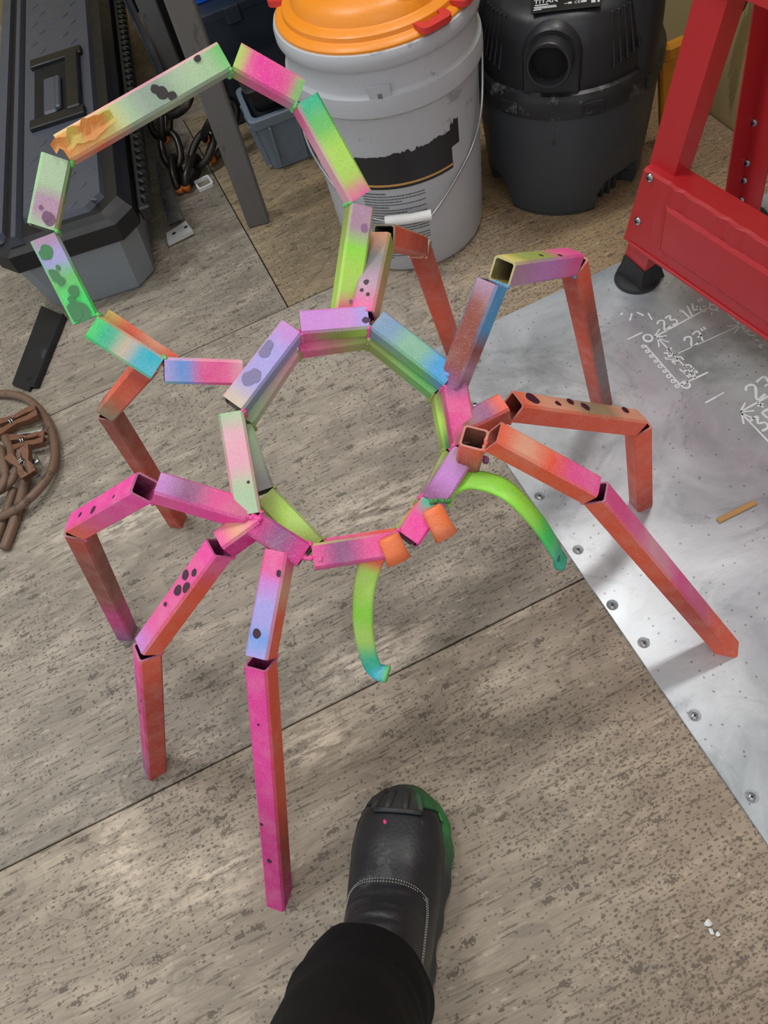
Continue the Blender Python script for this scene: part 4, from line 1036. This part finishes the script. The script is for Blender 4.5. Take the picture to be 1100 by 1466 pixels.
# ------------------------------------------------------------------ rusty cable coil with clamps
def build_cable():
    th = thing('jumper_cable', at(30, 670), 'coiled rusty-brown jumper cable with copper clamps on the floor at left', 'cable')
    def cab(P, r=.0078): 
        bm = bmesh.new(); pts = catmull([at(u, v, z) for u, v, z in P], 6); tube(bm, pts, [r * (1 + .05 * noise.noise(Vector((i * .4, 0, 0)))) for i in range(len(pts))], 10); return obj('cable', bm, M['cable'], th, True)
    cab([(-60, 590, .008), (-30, 570, .008), (5, 564, .008), (40, 572, .009), (66, 600, .010), (78, 635, .013), (76, 668, .018), (60, 695, .022), (35, 720, .024), (5, 738, .020), (-30, 748, .012)])
    cab([(-50, 640, .022), (-15, 612, .022), (4, 622, .022), (15, 645, .026), (14, 660, .030), (2, 676, .026), (-30, 690, .018)])
    cab([(-40, 720, .020), (-5, 705, .020), (15, 690, .026), (26, 665, .030), (30, 645, .034)], .0072)
    cab([(-30, 650, .034), (-4, 640, .036), (4, 655, .036), (8, 680, .034), (0, 700, .030), (-20, 715, .026)], .0068)
    cab([(38, 680, .014), (28, 722, .012), (16, 760, .010), (6, 786, .009)], .0088)
    cab([(20, 700, .010), (10, 730, .008), (-6, 775, .008)], .008)
    # clamps: pairs of channel jaws, sprung at the waist
    def clamp(A, B, w, mats=('clamp', 'clamp')):
        A, B = Vector(A), Vector(B); t = (B - A).normalized(); s = Vector((-t.y, t.x, 0)).normalized(); u = s.cross(t) * -1; L = (B - A).length
        if u.z < 0: u = -u
        jaw = None
        for k, sg in enumerate((1, -1)):
            bm = bmesh.new(); rings = []
            for q, ww, off in ((0, 1.0, .010), (.3, .8, .006), (.55, .55, .001), (.8, .7, .004), (1, .9, .001)):
                c = A + t * (L * q) + s * (sg * (off + w * .22)); hw = w * ww * .32
                rings.append([c - s * hw + u * .008, c + s * hw + u * .008, c + s * hw - u * .005, c + s * (hw - .0016) - u * .005, c + s * (hw - .0016) + u * .0064, c - s * (hw - .0016) + u * .0064, c - s * (hw - .0016) - u * .005, c - s * hw - u * .005])
            loft(bm, rings, True, True); bmesh.ops.triangulate(bm, faces=[x for x in bm.faces if len(x.verts) > 4]); jaw = obj('clamp_jaw', bm, M[mats[k]], th)
        bm = bmesh.new(); c = A + t * L * .5; tube(bm, [c + s * (w * .25 * math.cos(a * .9)) + u * (.007 * math.sin(a * .9) + .006) + t * (a * .0006 - .004) for a in range(0, 16)], .0013, 6); obj('clamp_spring', bm, M['steel'], th, True)
    clamp(at(-14, 622, .026), at(55, 590, .026), .026); clamp(at(8, 640, .020), at(66, 628, .022), .024); clamp(at(26, 648, .040), at(44, 682, .034), .024)
    for P, Q in (((26, 620, .024), (62, 616, .026)), ((46, 652, .022), (53, 664, .022)), ((48, 672, .026), (53, 683, .026))):
        bm = bmesh.new(); A, B = at(*P), at(*Q); t, u, s = frame(B - A, UP); box(bm, (A + B) / 2, ((B - A).length, .013, .008), (t, -s, u), .0022, 2); obj('contact_bar', bm, M['steel'], th, 'auto')
build_cable()

# ------------------------------------------------------------------ grey steel table at the back: its near leg crosses the photo
def build_table():
    f = Vector((.148, 1.408, 0)); th = thing('steel_table', f + Vector((.35, .3, 0)), 'grey steel table leg and frame standing behind the spider loop', 'table')
    for x, y in ((0, 0), (.72, .30), (.72, .62), (0, .62)):
        b = f + Vector((x, y, 0)); tp = b + Vector((.012 if x == 0 else 0, 0, .74)); bm = bmesh.new(); t, u, s = frame(tp - b, (-.25, -1, 0)); 
        box(bm, (b + tp) / 2, (.046, .030, (tp - b).length), (s, u, t), .003)
        for v in bm.verts: v.co.z = max(v.co.z, 0.0)
        obj('leg', bm, M['greysteel'], th)
    bm = bmesh.new(); box(bm, f + Vector((.37, .32, .755)), (.78, .72, .03), None, .003); obj('tabletop', bm, M['greysteel'], th)
build_table()

# ------------------------------------------------------------------ storage under the table
def open_crate(name, loc, W, D, Hh, mat, yaw, label, cat):
    th = thing(name, loc, label, cat); ca, sa = math.cos(yaw), math.sin(yaw); X = Vector((ca, sa, 0)); Y = Vector((-sa, ca, 0))
    def P(x, y, z): return Vector(loc) + X * x + Y * y + UP * z
    def ol(a, r=.014): return [P(x, y, 0) for x, y in rrect(W - 2 * a, D - 2 * a, r, 3)]
    bm = bmesh.new(); rings = []
    for z, a in ((0, .016), (.002, .012), (Hh, 0), (Hh, .003), (.004, .016)): rings.append([p + UP * z for p in ol(a)])
    loft(bm, rings, True, True); obj('tub', bm, mat, th, 'auto')
    bm = bmesh.new(); rings = []
    for z, a in ((Hh - .022, .001), (Hh - .020, -.006), (Hh - .002, -.008), (Hh + .001, -.006), (Hh + .001, .002)): rings.append([p + UP * z for p in ol(a)])
    loft(bm, rings, False, False); obj('rim', bm, mat, th, 'auto')
    for k in range(5):
        x = -W / 2 + W * (k + .5) / 5; bm = bmesh.new(); a = P(x, -D / 2 + .006, .012); b = P(x, -D / 2 - .004, Hh - .022); t, u, s = frame(b - a, -Y); box(bm, (a + b) / 2, (.005, .012, (b - a).length), (s, u, t), .001); obj('side_rib', bm, mat, th)
    for k in range(3):
        y = -D / 2 + D * (k + .5) / 3; bm = bmesh.new(); a = P(-W / 2 + .006, y, .012); b = P(-W / 2 - .004, y, Hh - .022); t, u, s = frame(b - a, -X); box(bm, (a + b) / 2, (.005, .012, (b - a).length), (s, u, t), .001); obj('side_rib', bm, mat, th)
    return th
cr = at(396, 256); open_crate('plastic_crate', (cr.x + .148, cr.y + .068, 0), .30, .13, .128, M['crate'], -.10, 'slate-grey ribbed plastic crate on the floor behind the bucket', 'crate')
def case(name, loc, W, D, Hh, mats, yaw, label, cat, lid_h=.03):
    th = thing(name, loc, label, cat); ca, sa = math.cos(yaw), math.sin(yaw); X = Vector((ca, sa, 0)); Y = Vector((-sa, ca, 0)); lc = Vector(loc)
    bm = bmesh.new(); rings = [[lc + X * x + Y * y + UP * z for x, y in rrect(W - 2 * a, D - 2 * a, .012, 3)] for z, a in ((0, .012), (.004, .008), (Hh - lid_h, 0))]; loft(bm, rings); obj('case_body', bm, mats[0], th, 'auto')
    bm = bmesh.new(); rings = [[lc + X * x + Y * y + UP * z for x, y in rrect(W - 2 * a, D - 2 * a, .012, 3)] for z, a in ((Hh - lid_h, -.004), (Hh - lid_h * .3, -.005), (Hh, .004))]; loft(bm, rings); ld = obj('case_lid', bm, mats[1], th, 'auto')
    for s in (-.3, .3):
        bm = bmesh.new(); box(bm, lc + X * (W * s) - Y * (D / 2 + .004) + UP * (Hh - lid_h), (.034, .010, .036), (X, Y, UP), .003); obj('catch', bm, mats[1], th)
    return th
# black case on the floor behind the crate, dark storage box on it, blue box on top
case('black_case', (cr.x + .146, cr.y + .074, .1295), .28, .14, .060, (M['lidskirt'], M['lidskirt']), -.10, 'flat black plastic case stacked on the slate-grey crate', 'case', .02)
case('storage_box', (.43, 1.87, 0), .46, .24, .25, (M['darkbox'], M['darkbox']), -.04, 'dark slate storage box standing beneath the blue box', 'storage box', .02)
case('blue_box', (.42, 1.875, .25), .42, .20, .12, (M['blue'], M['blue']), -.06, 'bright blue plastic box at the top edge behind the grey table leg', 'storage box', .03)
bm = bmesh.new(); A = Vector((.48, 2.12, 0)); t, u, s_ = frame(Vector((0, .12, .66)), (0, -1, 0)); box(bm, A + Vector((0, .075, .332)), (.64, .012, .66), (s_, u, t), .002); tag(obj('dark_backing', bm, M['lidskirt']), 'added black sheet darkening the gap behind the stacked storage boxes', 'dark backing')  # invented sheet, added only to make the space under the table dark
# black steel lengths leaning towards the back wall between the chest and the table
for i, (x, y0, y1, z1, w, lab) in enumerate(((.090, 2.47, 2.72, .78, .022, 'narrow black angle iron leaning nearest the chest, left of the grey table leg'), (.112, 1.94, 2.30, .70, .018, 'black angle iron leaning right beside the grey table leg'), (.16, 2.50, 2.74, .80, .05, 'wide black angle iron leaning furthest back behind the chain'))):
    A = Vector((x, y0, .004)); B = Vector((x, y1, z1)); t, u, s_ = frame(B - A, UP); bm = bmesh.new(); k = .003
    out = [(-w / 2, 0), (w / 2, 0), (w / 2, k), (-w / 2 + k, k), (-w / 2 + k, w), (-w / 2, w)]
    loft(bm, [[A + (B - A) * q + s_ * x_ + u * y for x_, y in out] for q in (0, 1)]); bmesh.ops.triangulate(bm, faces=[f for f in bm.faces if len(f.verts) > 4])
    mz = min(v.co.z for v in bm.verts); bmesh.ops.translate(bm, vec=(0, 0, -mz), verts=bm.verts[:])
    tag(obj('angle_iron', bm, M['blacksteel']), lab, 'steel bar', 'black angle irons leaning by the chest')

# ------------------------------------------------------------------ heavy chain behind the chest
def build_chain():
    th = thing('chain', at(285, 255), 'heavy dark oily chain with orange paint marks piled behind the tool chest', 'chain')
    strands = [[(306, 120, .150), (312, 165, .105), (296, 200, .060), (280, 235, .030), (266, 268, .016)], [(268, 140, .145), (238, 165, .110), (243, 205, .065), (252, 240, .035), (256, 272, .014)], [(330, 150, .10), (318, 195, .05), (300, 228, .018)], [(222, 150, .10), (230, 190, .06)]]
    n_ = 0
    for st in strands:
        P = catmull([at(*p) for p in st], 24); Ls = [0]
        for a, b in zip(P, P[1:]): Ls.append(Ls[-1] + (b - a).length)
        pitch = .072; k = 0; s = .03
        while s < Ls[-1]:
            i = max(j for j in range(len(Ls)) if Ls[j] <= s); i = min(i, len(P) - 2); t = (P[i + 1] - P[i]).normalized(); c = P[i]
            up = Vector((0, -.7, .7)); u = (up - t * up.dot(t)).normalized(); r = t.cross(u)
            ang = (.35 if k % 2 else 1.92); q = u * math.cos(ang) + r * math.sin(ang)
            pts = []
            for j in range(20):
                a = 2 * math.pi * j / 20; pts.append(c + t * (.038 * math.copysign(1, math.cos(a)) * (abs(math.cos(a)) ** .8) + .0) + q * (.0205 * math.sin(a)))
            for p in pts: p.z = max(p.z, .0085)
            bm = bmesh.new(); tube(bm, pts, .0082, 8, up=t.cross(q), closed=True); lk = obj('link', bm, M['chain'], th, True)
            if n_ % 2 == 1:
                bm = bmesh.new(); tube(bm, [pts[18], pts[19], pts[0], pts[1]], .0087, 8, up=t.cross(q)); obj('paint_mark', bm, M['chainorange'], lk, True)
            s += pitch * .8; k += 1; n_ += 1
build_chain()

# galvanised bracket and slice of white square tube on the floor
def build_bracket():
    A = at(226, 232, .02); B = at(252, 318, .012); th = thing('steel_bracket', at(250, 325), 'galvanised steel bracket with slotted flange beside the tool chest', 'bracket')
    t, u, s = frame(B - A, UP); bm = bmesh.new(); loft(bm, [[c + s * x + u * y for x, y in ((-w, 0), (w, 0), (w, .003), (-w, .003))] for c, w in ((A, .004), (A.lerp(B, .5), .012), (B, .016))]); obj('arm', bm, M['zinc'], th)
    q = [at(u_, v_, .012) for u_, v_ in ((238, 334), (266, 316), (276, 330), (240, 348))]; bm = bmesh.new(); prism(bm, [(p.x, p.y) for p in q], .004, .012); fl = obj('flange', bm, M['zincwhite'], th)
    for u_, v_ in ((249, 334), (266, 325)):
        p = at(u_, v_, .0123); bm = bmesh.new(); box(bm, (p.x, p.y, .0122), (.008, .006, .0008), (Vector((.9, .3, 0)).normalized(), Vector((-.3, .9, 0)).normalized(), UP), .0002); obj('slot', bm, M['darkhole'], fl)
build_bracket()
bm = bmesh.new(); p = at(293, 265); o1 = rrect(.036, .036, .004, 3); o2 = rrect(.0275, .0275, .002, 3); ca, sa = math.cos(.05), math.sin(.05)
def rt(o, z): return [Vector((p.x + x * ca - y * sa, p.y + (x * sa + y * ca) * 1.05, z)) for x, y in o]
loft(bm, [rt(o1, .0005), rt(o1, .008), rt(o2, .008), rt(o2, .0005), rt(o1, .0005)], False, False); bmesh.ops.remove_doubles(bm, verts=bm.verts[:], dist=1e-6)
tag(obj('tube_offcut', bm, M['white']), 'small white square tube offcut lying on the floor beside the chain', 'tube offcut')
# hose loop hanging near the bench
bm = bmesh.new(); tube(bm, catmull([at(1046, -30, .40), at(1049, 4, .38), at(1057, 16, .37), at(1066, 2, .38), at(1068, -30, .40)], 6), .0045, 8); hz = obj('cable_loop', bm, M['blackrubber'], None, True)
tag(hz, 'black cable loop hanging from the red workbench at the top right', 'cable')

# ------------------------------------------------------------------ the photographer's foot: work boot and black trouser leg
def build_person():
    toe = Vector((-.050, .240, 0)); ax = Vector((.50, .866, 0)).normalized(); sd = Vector((ax.y, -ax.x, 0)); LEN = .305; heel = toe - ax * LEN
    th = thing('person', heel + ax * .1, 'person in black trousers and a black leather work boot, one foot in view', 'person')
    # stations along the bent spine of the boot: s from heel, z, tilt of section, half width, half height
    ST = [(.302, .034, 0, .004, .004), (.297, .035, 0, .022, .015), (.285, .037, 0, .036, .026), (.265, .041, 2, .0465, .035), (.235, .045, 4, .0525, .0415), (.205, .048, 8, .0535, .0455), (.175, .053, 16, .0515, .051), (.145, .061, 30, .0485, .061), (.115, .076, 46, .047, .074), (.09, .098, 60, .0475, .074), (.076, .125, 74, .048, .066)]
    def station(x):
        i = min(int(x), len(ST) - 2); f = x - i; return [a * (1 - f) + b * f for a, b in zip(ST[i], ST[i + 1])]
    def surf(x, a, k=1.0, add=0.0):
        s, z, ang, hw, hh = station(x); q = math.radians(ang); upd = UP * math.cos(q) + ax * math.sin(q); c = heel + ax * s + UP * z
        ca, sa = math.cos(a), math.sin(a); e = .82
        p = c + sd * ((hw * k + add) * math.copysign(abs(ca) ** e, ca)) + upd * ((hh * k + add) * math.copysign(abs(sa) ** e, sa))
        cr = 0
        if 6 < x < 9.5: cr = .0016 * math.sin(x * 9 + 2 * math.sin(a * 2)) * max(0, sa)
        p += upd * cr
        p.z = max(p.z, .012); return p
    N = 40; X = [i * .25 for i in range(0, (len(ST) - 1) * 4 + 1)]
    bm = bmesh.new(); loft(bm, [[surf(x, 2 * math.pi * k / N) for k in range(N)] for x in X], True, True); boot = obj('boot', bm, M['leather'], th, True); boot['label'] = 'black leather work boot'
    # sole with a lugged edge
    def half(s):
        t = s / LEN; 
        w = [(0, .012), (.03, .030), (.1, .040), (.3, .0425), (.45, .044), (.62, .053), (.75, .0575), (.86, .053), (.94, .040), (.98, .024), (1.0, .004)]
        for (a, b), (c_, d_) in zip(w, w[1:]):
            if a <= t <= c_: return b + (d_ - b) * (t - a) / (c_ - a)
        return .004
    S_ = [LEN * (.5 - .5 * math.cos(math.pi * i / 44)) for i in range(45)]
    def edge(sg, i, off): 
        s = S_[i]; w = half(s) + off; return heel + ax * (s - .002 + (off if i > 40 else 0)) + sd * (sg * w)
    bm = bmesh.new(); rings = []
    for z, off in ((0, -.002), (.004, .002), (.016, .003), (.026, .0035), (.032, .001), (.036, -.006)):
        lug = lambda i: (.0018 if (i // 2) % 2 else -.0008) if z in (.004, .016) else 0
        rings.append([edge(1, i, off + lug(i)) + UP * z for i in range(45)] + [edge(-1, i, off + lug(i)) + UP * z for i in range(43, 0, -1)])
    loft(bm, rings); sole = obj('sole', bm, M['sole'], boot, 'auto')
    # moulded toe bumper: skin over the toe with a tab and ribs on top
    bm = bmesh.new(); rows = []
    XX = [.0, .3, .6, 1, 1.5, 2, 2.5, 3, 3.4]
    for x in XX:
        row = []
        for k in range(-6, 35):
            a = math.pi * k / 28; row.append(surf(x, a, 1.0, .0030))
        rows.append(row)
    # trim: sides lower than the centre
    loft(bm, rows, closed=False)
    kill = [f for f in bm.faces if (lambda c: (c - heel).dot(ax) < .262 + .9 * max(0, abs((c - heel).dot(sd)) - .020) - 1.4 * max(0, .055 - c.z) * (1 if abs((c - heel).dot(sd)) > .034 else 0))(f.calc_center_median())]
    bmesh.ops.delete(bm, geom=kill, context='FACES'); bmesh.ops.solidify(bm, geom=bm.faces[:], thickness=.0022)
    cap = obj('toe_bumper', bm, M['sole'], boot, 'auto')
    # ribs
    for j, a0 in enumerate((.36, .46, .56, .66)):
        bm = bmesh.new(); pts = [surf(x, math.pi * a0 + (.0 if j in (1, 2) else (.05 if j == 3 else -.05)) , 1.0, .0042) for x in (1.4, 1.9, 2.4, 2.9)]
        tube(bm, pts, [.0030, .0042, .0042, .0032], 8, flat=.55); obj('toe_rib', bm, M['sole'], boot, True)
    bm = bmesh.new(); tube(bm, [surf(2.95, math.pi * a, 1.0, .004) for a in (.34, .42, .5, .58, .66)], .003, 8, flat=.6); obj('toe_rib', bm, M['sole'], boot, True)
    # pale stitching: two rows across the vamp, two down each side
    def stitch(path):
        pts = catmull([surf(x, math.pi * a, 1, .0006) for x, a in path], 14); bm = bmesh.new(); acc = 0
        i = 0
        while i < len(pts) - 2:
            tube(bm, [pts[i], pts[i + 1]], .00062, 5); i += 2
        o = obj('stitching', bm, M['stitch'], boot); o['kind'] = 'stuff'
    for e in (0, .14):
        stitch([(6.9 + e, .90), (6.35 + e, .80), (5.95 + e, .68), (5.8 + e, .55), (5.8 + e, .45), (5.95 + e, .33), (6.3 + e, .20)])
    for e in (0, .016):
        stitch([(6.3, .20 + e), (6.9, .155 + e), (7.6, .13 + e), (8.4, .115 + e), (9.2, .11 + e)])
        stitch([(6.5, .82 - e), (7.2, .88 - e), (8, .89 - e), (9, .89 - e)])
    # trouser leg: hem rests on the instep, cloth rises to above the knee
    sp = [(heel + ax * .088 - sd * .006 + UP * .088, .064, .086, 42), (heel + ax * .074 - sd * .010 + UP * .125, .068, .088, 56), (heel + ax * .056 - sd * .018 + Vector((.006, -.012, .190)), .068, .082, 66), (heel + ax * .045 - sd * .028 + Vector((.018, -.050, .30)), .071, .082, 66), (heel + ax * .045 - sd * .036 + Vector((.03, -.095, .42)), .077, .088, 68), (heel + ax * .045 - sd * .04 + Vector((.035, -.14, .53)), .084, .094, 72), (heel + ax * .04 - sd * .045 + Vector((.035, -.20, .66)), .092, .10, 78)]
    rings = []; M_ = 44
    def tr(x):
        i = min(int(x), len(sp) - 2); f = x - i; A, B = sp[i], sp[i + 1]
        return A[0].lerp(B[0], f), A[1] + (B[1] - A[1]) * f, A[2] + (B[2] - A[2]) * f, A[3] + (B[3] - A[3]) * f
    for j in range(61):
        x = j / 60 * (len(sp) - 1); c, hw, hd, ang = tr(x); q = math.radians(ang); upd = UP * math.cos(q) + ax * math.sin(q); ring = []
        for k in range(M_):
            a = 2 * math.pi * k / M_; ff = 1 + .05 * noise.noise(Vector((math.cos(a) * 1.4, math.sin(a) * 1.4, x * 1.7))) + .035 * noise.noise(Vector((math.cos(a) * 2.5 + 5, math.sin(a) * 2.5, x * 4 + a * .5)))
            p = c + sd * (hw * ff * math.cos(a)) + upd * (hd * ff * math.sin(a)); p.z = max(p.z, .018); ring.append(p)
        rings.append(ring)
    c0, hw0, hd0, a0 = tr(0); inner = [[p.lerp(c0, .05) for p in rings[0]], [p.lerp(tr(.5)[0], .06) for p in rings[5]]]
    bm = bmesh.new(); loft(bm, [inner[1], inner[0]] + rings, False, True); obj('trouser_leg', bm, M['cloth'], th, True)['label'] = 'black cotton trouser leg'
    # a pink paint fleck on the toe
    bm = bmesh.new(); blob(bm, surf(3.45, math.pi * .56, 1, .0006), .0032, .25, 1, (.8, 1, .35)); o = obj('paint_fleck', bm, worn('pink_fleck', (226, 60, 140), rough=.5), boot, True)
build_person()
